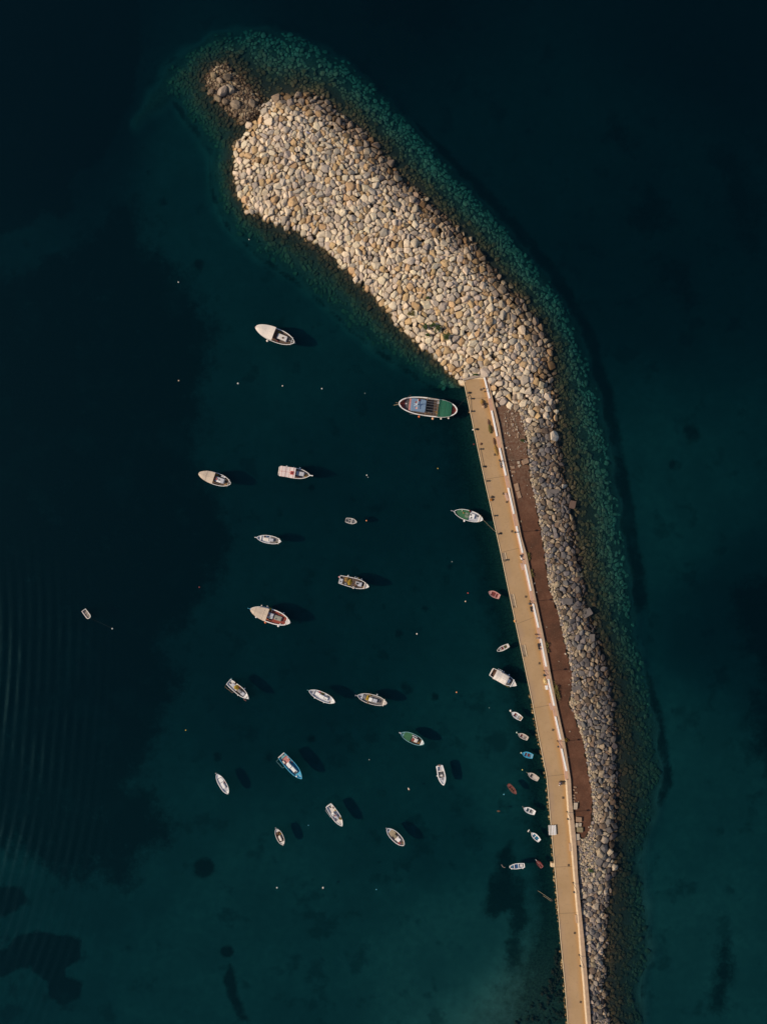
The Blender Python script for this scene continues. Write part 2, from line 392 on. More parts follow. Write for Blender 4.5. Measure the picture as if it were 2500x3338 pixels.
hgt = mathn(n, l, 'ADD', mathn(n, l, 'MULTIPLY', rip, .03), mathn(n, l, 'MULTIPLY', swell, .28))
bp = n.new('ShaderNodeBump'); bp.inputs['Strength'].default_value = 1.0; bp.inputs['Distance'].default_value = 1.0; l.new(hgt, bp.inputs['Height'])
fr = n.new('ShaderNodeFresnel'); fr.inputs['IOR'].default_value = 1.333; l.new(bp.outputs[0], fr.inputs['Normal'])
tr = n.new('ShaderNodeBsdfTransparent'); gl = n.new('ShaderNodeBsdfGlossy'); gl.inputs['Roughness'].default_value = .05; gl.inputs['Color'].default_value = (.35, .88, .9, 1); l.new(bp.outputs[0], gl.inputs['Normal'])
ff = mathn(n, l, 'MINIMUM', fr.outputs[0], mrange(n, l, geo.outputs['Backfacing'], 0, 1, 1, .06))   # seen from below the sheet lets the sun through
mx = n.new('ShaderNodeMixShader'); l.new(ff, mx.inputs[0]); l.new(tr.outputs[0], mx.inputs[1]); l.new(gl.outputs[0], mx.inputs[2])
l.new(mx.outputs[0], out.inputs['Surface'])
va = n.new('ShaderNodeVolumeAbsorption'); va.inputs['Density'].default_value = .667
va.inputs['Color'].default_value = (.18, .615, .655, 1)
vs_ = n.new('ShaderNodeVolumeScatter'); vs_.inputs['Density'].default_value = .0128; vs_.inputs['Color'].default_value = (.03, .56, .93, 1)
ad = n.new('ShaderNodeAddShader'); l.new(va.outputs[0], ad.inputs[0]); l.new(vs_.outputs[0], ad.inputs[1]); l.new(ad.outputs[0], out.inputs['Volume'])
tag(w.build('sea_water', m), kind='structure')

# ------------------------------------------------------------------ rocks
m, n, l, b = new_mat('weathered_rock'); ROCKM = m
tc = n.new('ShaderNodeTexCoord'); geo = n.new('ShaderNodeNewGeometry'); pos = geo.outputs['Position']
sx = n.new('ShaderNodeSeparateXYZ'); l.new(pos, sx.inputs[0])
base = attr(n, 'tint').outputs['Color']
k1 = noise(n, l, pos, .9, 5, .65); k2 = noise(n, l, pos, 4.5, 4, .6)
c = mixc(n, l, 1.0, base, ramp(n, l, k2, [(.25, (.62, .6, .58)), (.75, (1.15, 1.12, 1.1))]), 'MULTIPLY')
c = mixc(n, l, mrange(n, l, k1, .60, .72, 0, .55), c, mixc(n, l, 1.0, base, (1.05, .62, .30), 'MULTIPLY'))
zz = mathn(n, l, 'ADD', sx.outputs[2], mathn(n, l, 'MULTIPLY', mathn(n, l, 'SUBTRACT', k1, .5), .9))
c = mixc(n, l, mrange(n, l, zz, .05, .6, 1, 0), c, mixc(n, l, 1.0, base, (.24, .18, .10), 'MULTIPLY'))   # weed and wet film up to the tide line
deep = mrange(n, l, zz, -.8, -2.4, 0, 1)
c = mixc(n, l, deep, c, mixc(n, l, 1.0, base, (1.1, 1.12, .95), 'MULTIPLY'))   # below the weed the stones are bare again
l.new(c, b.inputs['Base Color']); b.inputs['Roughness'].default_value = .9
bump(n, l, b, k2, .5, .12)

def rock_sites(cand, s):
    """dart throwing, big stones first; cand Nx2 metres, s spacing"""
    order = np.argsort(-(s*.55+RNG.random(len(s))*.9)); cell = 1.5; gridd = {}; keep = []
    for i in order:
        x, y = cand[i]; r = s[i]; gx, gy = int(x//cell), int(y//cell); ok = True
        rr = int((r+3)/2//cell)+1
        for a in range(gx-rr, gx+rr+1):
            for c_ in range(gy-rr, gy+rr+1):
                for j in gridd.get((a, c_), ()):
                    dx = cand[j][0]-x; dy = cand[j][1]-y; q = (r+s[j])*.5
                    if dx*dx+dy*dy < q*q: ok = False; break
                if not ok: break
            if not ok: break
        if ok: keep.append(i); gridd.setdefault((gx, gy), []).append(i)
    return np.array(keep), gridd
def cells(P, s):
    cell = 2.5; g = {}
    for i, (x, y) in enumerate(P): g.setdefault((int(x//cell), int(y//cell)), []).append(i)
    out = []
    for i, (x, y) in enumerate(P):
        gx, gy = int(x//cell), int(y//cell); nb = []
        for a in (-1, 0, 1):
            for c_ in (-1, 0, 1):
                for j in g.get((gx+a, gy+c_), ()):
                    if j != i: nb.append(((P[j][0]-x)**2+(P[j][1]-y)**2, j))
        nb.sort(); Rm = s[i]*.86
        poly = [(Rm*math.cos(t*math.pi/4), Rm*math.sin(t*math.pi/4)) for t in range(8)]
        for d2, j in nb[:14]:
            dx, dy = P[j][0]-x, P[j][1]-y; d = math.sqrt(d2); ux, uy = dx/d, dy/d; lim = d*s[i]/(s[i]+s[j])
            if lim > Rm*1.1: continue
            new = []
            for q in range(len(poly)):
                p0 = poly[q]; p1 = poly[(q+1) % len(poly)]
                e0 = p0[0]*ux+p0[1]*uy-lim; e1 = p1[0]*ux+p1[1]*uy-lim
                if e0 <= 0: new.append(p0)
                if e0*e1 < 0:
                    t = e0/(e0-e1); new.append((p0[0]+(p1[0]-p0[0])*t, p0[1]+(p1[1]-p0[1])*t))
            poly = new
            if len(poly) < 3: break
        out.append(poly)
    return out
def rock_mesh(poly, size, grow=.96, aspect=1.0, ang=0.0, flat=1.0):
    """an angular stone over the outline poly, origin at its middle"""
    pts = []
    ca, sa = math.cos(ang), math.sin(ang)
    cx = sum(p[0] for p in poly)/len(poly); cy = sum(p[1] for p in poly)/len(poly)
    q = []
    for p in poly:
        x, y = (p[0]-cx)*grow, (p[1]-cy)*grow
        u, v = x*ca+y*sa, (-x*sa+y*ca)*aspect
        q.append((u*ca-v*sa, u*sa+v*ca))
    for i in range(len(q)):                       # knock the corners off
        a, c_ = q[i], q[(i+1) % len(q)]; f = random.uniform(.03, .15)
        pts.append((a[0]*(1-f)+c_[0]*f, a[1]*(1-f)+c_[1]*f)); pts.append((a[0]*f+c_[0]*(1-f), a[1]*f+c_[1]*(1-f)))
    h = size*random.uniform(.42, .66)*flat
    ox, oy = random.uniform(-.16, .16)*size, random.uniform(-.16, .16)*size
    rings = []
    for sc, z, jz, k in ((.80, -.85, 0, 0), (1.0, -.1, .08, .1), (random.uniform(.90, .99), .40, .10, .4), (random.uniform(.62, .8), .72, .08, .8), (.3, .78, .05, 1.0)):
        ring = []
        for x, y in pts:
            xx, yy = x*sc+ox*k, y*sc+oy*k
            ring.append([xx+cx, yy+cy, (z+random.uniform(-jz, jz))*h])
        rings.append(ring)
    for _ in range(6):                            # flat broken faces
        th = random.uniform(0, 2*math.pi); el = random.choice((random.uniform(.15, .5), random.uniform(.6, 1.1), random.uniform(.9, 1.5)))
        nv = (math.cos(th)*math.cos(el), math.sin(th)*math.cos(el), math.sin(el))
        dmax = max(p[0]*nv[0]+p[1]*nv[1]+p[2]*nv[2] for r in rings[1:] for p in r); lim = dmax*random.uniform(.62, .85) if dmax > 0 else dmax
        for r in rings[1:]:
            for p in r:
                d = p[0]*nv[0]+p[1]*nv[1]+p[2]*nv[2]-lim
                if d > 0: p[0] -= d*nv[0]; p[1] -= d*nv[1]; p[2] -= d*nv[2]
    ax = random.uniform(0, 2*math.pi); tl = random.gauss(0, .24)*flat
    M = Matrix.Rotation(tl, 3, Vector((math.cos(ax), math.sin(ax), 0)))
    rings = [[tuple(M@Vector((p[0]-cx, p[1]-cy, p[2]))+Vector((cx, cy, 0))) for p in r] for r in rings]
    mb = MB(); mb.rings(rings, cap0=False, cap1=True)
    return mb.v, mb.f
def slope_at(P):
    e = 8.0
    zx = (ground(P+[e, 0])[0]-ground(P-[e, 0])[0])/(2*e*.1); zy = -(ground(P+[0, e])[0]-ground(P-[0, e])[0])/(2*e*.1)
    return np.clip(zx, -1, 1), np.clip(zy, -1, 1)
class Heap:
    """many stones as one mesh with a colour per stone"""
    def __init__(s): s.v = []; s.f = []; s.c = []
    def add(s, vs, fs, col):
        b0 = len(s.v); s.v += vs; s.f += [tuple(i+b0 for i in f) for f in fs]; s.c += [(*col, 1.0)]*len(vs)
    def build(s, name, label=None, cat=None, group=None, kind=None, loc=(0, 0, 0)):
        me = bpy.data.meshes.new(name); me.from_pydata(s.v, [], s.f); me.update()
        a = me.attributes.new('tint', 'FLOAT_COLOR', 'POINT'); a.data.foreach_set('color', np.array(s.c, np.float32).ravel())
        me.materials.append(ROCKM)
        return tag(link(name, me, None, loc), label, cat, group, kind)
def jit(c, k=.12):
    f = random.uniform(1-k, 1+k); return tuple(max(.01, x*f*random.uniform(.97, 1.03)) for x in c)
def pale():
    t = random.random()
    if t < .58: return jit((.69, .60, .475), .2), 'cream'
    if t < .80: return jit((.46, .41, .36), .2), 'grey'
    return jit((.53, .38, .22), .22), 'ochre'
def greyrock():
    t = random.random()
    if t < .54: return jit((.165, .155, .16), .28), 'grey'
    if t < .78: return jit((.165, .125, .095), .25), 'brown'
    return jit((.34, .28, .21), .15), 'tan'

def candidates(n_, x0, x1, y0, y1):
    return np.stack([RNG.uniform(x0, x1, n_), RNG.uniform(y0, y1, n_)], 1)

def region(P):
    dl = ragged(P, sdist(P, LAND)); di = ragged(P, sdist(P, ISLET)); dt = sdist(P, TOE)+.8*np.sin(P[:, 0]*.05+1)*np.sin(P[:, 1]*.043); dd = sdist(P, DIRT)
    ip = (P[:, 1] > 1228) & (P[:, 0] > pier_w(P)-3) & (P[:, 0] < pier_e(P)+2)
    return dl, di, dt, dd, ip

def make_layer(ncand, upper):
    P = candidates(ncand, 540, 2200, 40, 3420)
    P = np.concatenate([P, candidates(ncand//2, 1640, 2000, 1320, 3380), candidates(ncand//4, 660, 880, 200, 420)])
    dl, di, dt, dd, ip = region(P)
    lee = (P[:, 1] > 1262) & (P[:, 0] < pier_w(P)+5)
    ok = (dt > -.3) & ~ip & (dd < -.15) & ~lee & ~((P[:, 0] < 1640) & (P[:, 1] > 1290) & (P[:, 0] < pier_w(P)))
    P = P[ok]; dl, di, dd, dt = dl[ok], di[ok], dd[ok], dt[ok]
    u = RNG.random(len(P)); y = P[:, 1]
    head = y < 1330+RNG.normal(0, 75, len(P))
    s = np.where(dl > 0, np.where(head, .84+1.1*u**2.1, .68+1.0*u**1.8), .5+.85*u**1.8)
    s = np.where((dl > 0) & head & (RNG.random(len(P)) < .004), RNG.uniform(1.9, 2.7, len(P)), s); s = np.where((dl > 0) & head & (RNG.random(len(P)) < .10), .7, s)
    south = (dl > 0) & (y > 2690)
    s = np.where(south, np.where(P[:, 0] > 1945-(y-2690)*.02, 1.0+1.2*u, .38+.42*u), s)
    s = np.where(south & (y > 2860), np.where(RNG.random(len(P)) < .5, .5+1.1*u, .45), s)
    grav = (dd > -2.6+1.2*u) & (dl > 0) & (y > 1330)
    s = np.where(grav, .36+.4*u, s)
    s = np.where(di > -.5, .42+.55*u**2, s)
    if not upper: s = np.where(s < .8, .8, np.clip(s, 1.0, 1.5))
    Q = np.stack([(P[:, 0]-1250)*.1, (1669-P[:, 1])*.1], 1)
    k, _ = rock_sites(Q, s)
    return P[k], Q[k], s[k], dl[k], di[k], dd[k], dt[k], head[k]

pier_rubble = Heap(); drowned = Heap(); gravel = Heap(); greyheap = Heap(); isletheap = Heap()
big_pale = []; big_grey = []
for upper in (False, True):
    P, Q, s, dl, di, dd, dt, head = make_layer(170000 if upper else 60000, upper)
    polys = cells(Q, s)
    zs = ground(P)[0]; gx, gy = slope_at(P)
    for i in range(len(P)):
        poly = polys[i]
        if len(poly) < 3: continue
        if upper and s[i] > .9 and random.random() < .02: continue
        asp = random.uniform(.56, 1.0) if upper and s[i] > .7 else .97
        sub = dl[i] < -.4 and di[i] < -.6
        lumpy = math.sin(P[i][0]*.031+2)*math.sin(P[i][1]*.027)+.6*math.sin(P[i][0]*.09-P[i][1]*.06)
        if sub and (lumpy < -.55 and random.random() < .6 or random.random() > .35+dt[i]*.28 or random.random() < .06): continue
        vs, fs = rock_mesh(poly, s[i], 1.14 if upper else 1.1, asp, random.uniform(0, math.pi), .42 if sub else 1.0)
        lift = (random.uniform(-.12, .24)*s[i] if upper else -.42*s[i])
        X, Y, Z = Q[i][0], Q[i][1], zs[i]+lift
        vs = [(v[0], v[1], v[2]+gx[i]*v[0]+gy[i]*v[1]) for v in vs]
        px, py = P[i]
        if di[i] > -.6 and dl[i] < .3:
            col = jit((.30, .24, .17), .3) if random.random() < .45 else jit((.14, .10, .07), .3)
            isletheap.add([(v[0]+X, v[1]+Y, v[2]+Z) for v in vs], fs, col); continue
        if dl[i] < -.4:
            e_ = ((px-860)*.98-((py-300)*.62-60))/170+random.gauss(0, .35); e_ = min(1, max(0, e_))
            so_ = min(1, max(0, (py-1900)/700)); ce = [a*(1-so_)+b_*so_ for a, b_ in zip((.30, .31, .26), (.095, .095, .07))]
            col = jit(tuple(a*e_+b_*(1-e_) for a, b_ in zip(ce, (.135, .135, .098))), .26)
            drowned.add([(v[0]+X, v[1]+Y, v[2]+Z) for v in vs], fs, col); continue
        if s[i] < .82 and dd[i] > -6 and py > 1330 or (s[i] < .85 and py > 2690):
            t = random.random()
            col = jit((.44, .37, .28), .2) if t < (.62 if py < 2880 else .25) else jit((.24, .22, .22), .25)
            gravel.add([(v[0]+X, v[1]+Y, v[2]+Z) for v in vs], fs, col); continue
        if head[i]:
            col, nm = pale()
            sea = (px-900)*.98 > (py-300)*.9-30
            if sea and dl[i] < 9:           # wet, stained seaward stones, with the shaded slope's darkness painted in too
                k_ = min(1, max(0, (9-dl[i])/7))*random.uniform(.6, 1); col = tuple(a*(1-k_)+a*b_*k_ for a, b_ in zip(col, (.27, .215, .18))); nm = 'darkened' if k_ > .5 else nm
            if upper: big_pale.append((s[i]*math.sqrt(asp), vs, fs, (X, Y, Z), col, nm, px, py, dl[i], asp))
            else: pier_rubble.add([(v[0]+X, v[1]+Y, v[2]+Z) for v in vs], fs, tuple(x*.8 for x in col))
        else:
            col, nm = greyrock()
            if dl[i] < 3.5: k_ = (3.5-max(0, dl[i]))/3.5*random.uniform(.5, 1); col = tuple(a*(1-k_)+a*b_*k_ for a, b_ in zip(col, (.36, .31, .28)))
            if py > 2690 and random.random() < .35: col, nm = jit((.44, .38, .31), .15), 'tan'
            if upper and s[i] > 1.0: big_grey.append((s[i]*math.sqrt(asp), vs, fs, (X, Y, Z), col, nm, px, py, dl[i], asp))
            else: greyheap.add([(v[0]+X, v[1]+Y, v[2]+Z) for v in vs], fs, col)
def zone(px, py, dl):
    if py < 760 and px < 1000: return 'on the rounded western tip of the rubble mound'
    if py > 1080: return 'in the heap beside the end of the pier'
    if dl < 3.5:
        return 'along the harbour waterline of the mound' if (px-900)*.98 < (py-300)*.9 else 'low on the seaward slope of the mound'
    return 'on the upper part of the rubble mound'
def zone2(px, py, dl):
    if py < 1700: return 'in the riprap below the upper end of the dirt track'
    if py < 2250: return 'in the riprap beside the middle of the dirt track'
    if py < 2700: return 'in the riprap beside the lower end of the dirt track'
    return 'on the stony bank south of the dirt track'
def individual(lst, cap, name, zf, group, heap, word):
    lst.sort(key=lambda r: -r[0])
    for k, (sz, vs, fs, loc, col, nm, px, py, dl, asp) in enumerate(lst):
        if k < cap:
            h = Heap(); h.add(vs, fs, col)
            shape = 'elongated' if asp < .74 else ('blocky' if asp > .88 else 'angular')
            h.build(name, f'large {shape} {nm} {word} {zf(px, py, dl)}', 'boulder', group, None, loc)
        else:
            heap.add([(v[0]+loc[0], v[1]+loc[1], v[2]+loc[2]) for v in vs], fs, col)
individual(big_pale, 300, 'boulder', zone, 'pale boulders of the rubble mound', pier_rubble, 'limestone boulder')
individual(big_grey, 220, 'riprap_rock', zone2, 'grey riprap rocks on the seaward bank', greyheap, 'riprap rock')
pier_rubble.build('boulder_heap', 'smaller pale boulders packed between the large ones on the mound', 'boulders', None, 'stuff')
greyheap.build('riprap_heap', 'smaller grey riprap rocks of the seaward bank', 'rocks', None, 'stuff')
drowned.build('submerged_rubble', 'submerged rocks round the foot of the breakwater', 'rocks', None, 'stuff')

# islet off the tip: loose stones round a few big ones
tip = isletheap
for px, py, L, W_, hh, rz, col in ((727, 297, 3.6, 2.9, 1.1, .9, (.40, .34, .29)), (752, 290, 3.6, 1.9, 1.0, -1.1, (.38, .32, .25)), (742, 255, 2.4, 2.2, .9, .3, (.17, .135, .10)), (718, 263, 2.2, 1.5, .8, -.6, (.36, .29, .22)),
                                   (770, 343, 3.2, 2.4, .9, -.5, (.30, .24, .18)), (736, 332, 2.0, 2.2, .9, .2, (.27, .21, .15)), (822, 338, 1.9, 2.8, .9, .4, (.27, .22, .17)), (698, 250, 1.7, 2.2, .7, .5, (.36, .29, .18)), (712, 322, 2.6, 1.8, .7, -.6, (.30, .23, .16)), (690, 300, 1.8, 1.5, .6, 0, (.3, .24, .17))):
    L *= 1.25; W_ *= 1.2; p = at(px, py, .8)
    poly = [(L*.5*math.cos(t)*random.uniform(.85, 1.1), W_*.5*math.sin(t)*random.uniform(.85, 1.1)) for t in [k*2*math.pi/7 for k in range(7)]]
    ca, sa = math.cos(rz), math.sin(rz); poly = [(x*ca-y*sa, x*sa+y*ca) for x, y in poly]
    vs, fs = rock_mesh(poly, max(L, W_)*.75, 1, 1, 0)
    h = Heap(); h.add(vs, fs, jit(tuple(q*.9 for q in col), .05))
    h.build('islet_rock', f'{"dark" if col[0] < .2 else "tan"} rock {L:.1f} m long on the small rocky islet', 'rock', 'big rocks of the islet', None, (p.x, p.y, 1.15))
for k in range(1300):                                 # loose stones strewn over the track
    py = random.uniform(1330, 2700); edge = [p for p in DIRT]
    px = random.uniform(1620, 1925)
    if k < 230: py = 1330+abs(random.gauss(0, 75)); px = random.uniform(1640, 1722)
    d_ = sdist(np.array([[px, py]]), DIRT)[0]
    if d_ < -.6 or (k >= 230 and random.random() < .985-.9*math.exp(-max(0, d_)/.8)): continue
    s_ = random.choice((.18, .22, .3, .45, .6)); poly = [(s_*.5*math.cos(q)*random.uniform(.8, 1.2), s_*.6*math.sin(q)*random.uniform(.8, 1.2)) for q in [k2*2*math.pi/6 for k2 in range(6)]]
    vs, fs = rock_mesh(poly, s_); p = at(px, py, 1.7)
    gravel.add([(v[0]+p.x, v[1]+p.y, v[2]+1.7) for v in vs], fs, jit((.36, .28, .21), .3) if random.random() < .6 else jit((.52, .46, .4), .15))
gravel.build('gravel', 'small pale stones and gravel between dirt track and riprap', 'gravel', None, 'stuff')
isletheap.build('islet_rubble', 'small loose stones of the rocky islet off the tip', 'rocks', None, 'stuff')
# weedy stones at the foot of the quay wall
foot = Heap()
for k in range(170):
    py = random.uniform(2260, 3338); px = tab(TAB_W, py)-random.uniform(-.5, 5.5)
    s_ = random.uniform(.35, .85)
    poly = [(s_*.5*math.cos(t)*random.uniform(.8, 1.2), s_*.6*math.sin(t)*random.uniform(.8, 1.2)) for t in [k2*2*math.pi/6 for k2 in range(6)]]
    vs, fs = rock_mesh(poly, s_); p = at(px, py, 0); z = random.uniform(-.25, .3)
    foot.add([(v[0]+p.x, v[1]+p.y, v[2]+z) for v in vs], fs, jit((.42, .34, .2), .2))
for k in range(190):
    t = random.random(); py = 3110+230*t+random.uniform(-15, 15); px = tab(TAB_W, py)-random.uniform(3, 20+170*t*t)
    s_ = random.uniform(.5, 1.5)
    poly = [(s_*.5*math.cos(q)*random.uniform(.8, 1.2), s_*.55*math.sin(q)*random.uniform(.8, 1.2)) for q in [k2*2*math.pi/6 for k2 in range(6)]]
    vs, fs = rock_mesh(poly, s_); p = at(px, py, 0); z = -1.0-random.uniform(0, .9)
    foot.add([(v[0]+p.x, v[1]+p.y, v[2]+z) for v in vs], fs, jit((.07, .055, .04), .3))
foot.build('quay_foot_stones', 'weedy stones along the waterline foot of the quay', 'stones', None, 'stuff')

# ------------------------------------------------------------------ the red dirt track
import mathutils.geometry as mg
m, n, l, b = new_mat('red_dirt'); geo = n.new('ShaderNodeNewGeometry'); pos = geo.outputs['Position']
f1 = noise(n, l, pos, .25, 5); f2 = noise(n, l, pos, 2.5, 5, .7)
c = ramp(n, l, f1, [(.3, (.070, .031, .018)), (.5, (.10, .041, .023)), (.72, (.145, .066, .039))])
c = mixc(n, l, mrange(n, l, f2, .52, .7, 0, .35), c, (.24, .15, .10))
sxd = n.new('ShaderNodeSeparateXYZ'); l.new(pos, sxd.inputs[0])
up = mathn(n, l, 'MULTIPLY', mrange(n, l, sxd.outputs[1], -4, 22, 0, .6), mrange(n, l, noise(n, l, pos, 1.2, 6, .75), .4, .6, 0, 1))
c = mixc(n, l, up, c, (.23, .17, .125))
l.new(c, b.inputs['Base Color']); b.inputs['Roughness'].default_value = 1; bump(n, l, b, f2, .5, .08)
dd_ = []
for i in range(len(DIRT)):
    (x0, y0), (x1, y1) = DIRT[i], DIRT[(i+1) % len(DIRT)]; k = max(1, int(math.hypot(x1-x0, y1-y0)/9))
    dd_ += [(x0+(x1-x0)*q/k+random.uniform(-5, 5), y0+(y1-y0)*q/k+random.uniform(-3, 3)) for q in range(k)]
dpts = [at(x, y, 1.66) for x, y in dd_]
dpts = [Vector((p.x, p.y, 0)) for p in dpts]
tris = mg.tessellate_polygon([dpts])
me = bpy.data.meshes.new('dirt_track'); me.from_pydata([(p.x, p.y, 1.66) for p in dpts], [], [tuple(t) for t in tris]); me.update(); me.materials.append(m)
me.validate()
o = tag(link('dirt_track', me), kind='structure')
if me.polygons[0].normal.z < 0: me.flip_normals()

# ------------------------------------------------------------------ pier, its parapet and fittings
DZ = 1.3
m, n, l, b = new_mat('pier_concrete'); PIERM = m
geo = n.new('ShaderNodeNewGeometry'); pos = geo.outputs['Position']; ac = attr(n, 'across').outputs['Fac']
f1 = noise(n, l, pos, .16, 5); f2 = noise(n, l, pos, 1.3, 5, .7); f3 = noise(n, l, pos, 8, 3)
c = ramp(n, l, f1, [(.3, (.385, .255, .135)), (.7, (.45, .305, .175))])
edge = mathn(n, l, 'ADD', ac, mathn(n, l, 'MULTIPLY', mathn(n, l, 'SUBTRACT', f1, .5), .45))
c = mixc(n, l, mrange(n, l, edge, .68, .98, 0, .85), c, (.42, .235, .085))
c = mixc(n, l, mathn(n, l, 'MULTIPLY', mrange(n, l, edge, .34, .05, 0, .75), mrange(n, l, noise(n, l, pos, .09, 3), .42, .6, 0, 1)), c, (.35, .25, .175))
c = mixc(n, l, mrange(n, l, f2, .55, .72, 0, .5), c, (.27, .185, .115))
l.new(c, b.inputs['Base Color']); b.inputs['Roughness'].default_value = .9; bump(n, l, b, f3, .3, .02)
WALLM = paint('wall_concrete', (.47, .335, .235), .9, .2, .8); FACEM = paint('lit_tone_concrete', (.60, .49, .37), .9, .25, 1.2)
LEDGEM = paint('pink_ledge_paint', (.50, .33, .26), .8, .2, 1.5); WHITEM = paint('white_masonry_paint', (.84, .86, .92), .7, .1, 2)
KERBM = paint('pale_kerb_concrete', (.72, .56, .37), .9, .15, 1.1); HATCH_SQUARE_M = paint('rusty_hatch_and_square', (.10, .07, .045), .8, .4, 5); JOINTM = paint('joint_filler', (.12, .09, .06), .95, .3, 5)

pier = empty('pier', at(1700, 2100, DZ), 0, 'long tan concrete pier running down the right of the harbour', 'pier')
def local(o, p): return (p[0]-o.location.x, p[1]-o.location.y, p[2]-o.location.z)
YS = sorted(set(list(range(1236, 3600, 18))+[p[0] for p in TAB_W if p[0] >= 1236]+[3600]))
def strip(name, cols, mat, parent, ys, attrname=None, caps=True):
    """loft across the pier: cols = list of functions y -> (px, z)"""
    vs = []; fs = []; ac_ = []; k = len(cols)
    for y in ys:
        for j, f in enumerate(cols):
            px, z = f(y); p = at(px, y, z); vs.append(local(parent, p)); ac_.append(j/(k-1))
    for i in range(len(ys)-1):
        for j in range(k-1): fs.append((i*k+j, i*k+j+1, (i+1)*k+j+1, (i+1)*k+j))
    if caps: fs.append(tuple(range(k))); fs.append(tuple((len(ys)-1)*k+j for j in range(k-1, -1, -1)))
    me = bpy.data.meshes.new(name); me.from_pydata(vs, [], fs); me.update()
    if attrname: a = me.attributes.new(attrname, 'FLOAT', 'POINT'); a.data.foreach_set('value', ac_)
    me.materials.append(mat)
    import bmesh
    bm = bmesh.new(); bm.from_mesh(me); bmesh.ops.recalc_face_normals(bm, faces=bm.faces); bm.to_mesh(me); bm.free()
    return link(name, me, parent)
def lerp_col(t):
    return lambda y: (tab(TAB_W, y)+2.2+(tab(TAB_F, y)+3-tab(TAB_W, y)-2.2)*t, DZ)
d = strip('deck', [lerp_col(t/6) for t in range(7)], PIERM, pier, YS, 'across', False)
if sum(p.normal.z for p in d.data.polygons) < 0: d.data.flip_normals()
strip('quay_wall', [lambda y: (tab(TAB_W, y)+.4, -5), lambda y: (tab(TAB_W, y)+.4, DZ+.004), lambda y: (tab(TAB_W, y)+2.6, DZ-.01), lambda y: (tab(TAB_W, y)+2.6, -5)], WALLM, pier, YS)
strip('kerb', [lambda y: (tab(TAB_W, y), DZ-.35), lambda y: (tab(TAB_W, y)+.15, DZ+.10), lambda y: (tab(TAB_W, y)+.5, DZ+.14), lambda y: (tab(TAB_W, y)+2.3, DZ+.14), lambda y: (tab(TAB_W, y)+2.6, DZ-.05)], KERBM, pier, YS)  # pale tone paints in the brightness of the sunlit quay edge
# low cross wall where the pier meets the mound
a_, b_ = at(1508, 1238, DZ), at(1578, 1222, DZ)
mb = MB(); mb.box(local(pier, ((a_.x+b_.x)/2, (a_.y+b_.y)/2, DZ+.1)), ((b_-a_).length, .75, .75), math.atan2(b_.y-a_.y, b_.x-a_.x), .05); mb.build('end_wall', paint('end_wall_concrete', (.40, .33, .28), .9), pier)
mb = MB(); mb.add([local(pier, at(x, y, DZ-.006)) for x, y in ((1506, 1226), (1578, 1212), (1584, 1240), (1510, 1256))], [(0, 3, 2, 1)]); mb.build('end_slab', KERBM, pier)
# expansion joints
for y, skew in ((1299, -3), (1562, -10), (1800, -14), (2034, -22), (2307, -10), (2530, -6), (2826, -2), (2977, -2)):
    w0 = tab(TAB_W, y)+3; f0 = tab(TAB_F, y+skew)
    mb = MB(); mb.add([local(pier, p) for p in (at(w0, y, DZ+.005), at(w0, y+.9, DZ+.005), at(f0, y+skew+.9, DZ+.005), at(f0, y+skew, DZ+.005))], [(0, 1, 2, 3)])
    mb.build('expansion_joint', JOINTM, pier)
# square iron hatches let into the paving, plus dark squares beside the bollards
for x, y in ((1568, 1270), (1531, 1280), (1556, 1399), (1582, 1521), (1613, 1482), (1605, 1619), (1641, 1609), (1652, 1636), (1632, 1738), (1669, 1732), (1714, 1945), (1758, 2162), (1802, 2379), (1835, 2600), (1853, 2820), (1873, 3041), (1892, 3266)):
    p = at(x, y, DZ); mb = MB(); mb.box(local(pier, (p.x, p.y, DZ+.012)), (.74, .74, .03), R(-14 if y < 2500 else -6), .008)
    ht = mb.build('hatch_and_square', HATCH_SQUARE_M, pier)
# three landing recesses on the harbour side: worn grey slab, pale border, steps
for (y0, y1, off) in ((1803, 1832, 14), (1938, 1982, 13), (2103, 2142, 14)):
    mb = MB(); mb.add([local(pier, at(x, y, DZ+.006)) for x, y in ((tab(TAB_W, y0)+3, y0), (tab(TAB_W, y1)+3, y1), (tab(TAB_W, y1)+off, y1-2), (tab(TAB_W, y0)+off, y0-2))], [(0, 1, 2, 3)])
    mb.build('landing_slab', paint('worn_grey_slab', (.27, .21, .155), .9, .3, 1.5), pier)
    mb = MB(); c0 = at(tab(TAB_W, y0)+off+.8, y0-2, DZ); c1 = at(tab(TAB_W, y1)+off+.8, y1-2, DZ); mid = (c0+c1)/2
    mb.box(local(pier, (mid.x, mid.y, DZ+.06)), ((c1-c0).length, .22, .16), math.atan2(c1.y-c0.y, c1.x-c0.x), .02); mb.build('landing_border', KERBM, pier)
    for k in range(3):
        yy = y1-2.5-k*2.2; q = at(tab(TAB_W, yy)+off*.55, yy, DZ); mb = MB(); mb.box(local(pier, (q.x, q.y, DZ+.025)), (.95, .10, .06), R(-10), .01); mb.build('step_edge', JOINTM, pier)

wall = empty('parapet_wall', at(1760, 1900, DZ), 0, 'tan parapet wall with white and pink painted ledge along the seaward pier edge', 'wall')
YW = [y for y in sorted(set(list(range(1205, 3600, 18))+[p[0] for p in TAB_E if p[0] >= 1205]+[3600]))]
TOPZ = 2.35
YN = [y for y in YW if y <= 2540]+[2541]; YSO = [2541]+[y for y in YW if y > 2541]
def e_(y): return tab(TAB_E, y)
def f_(y): return tab(TAB_F, y)
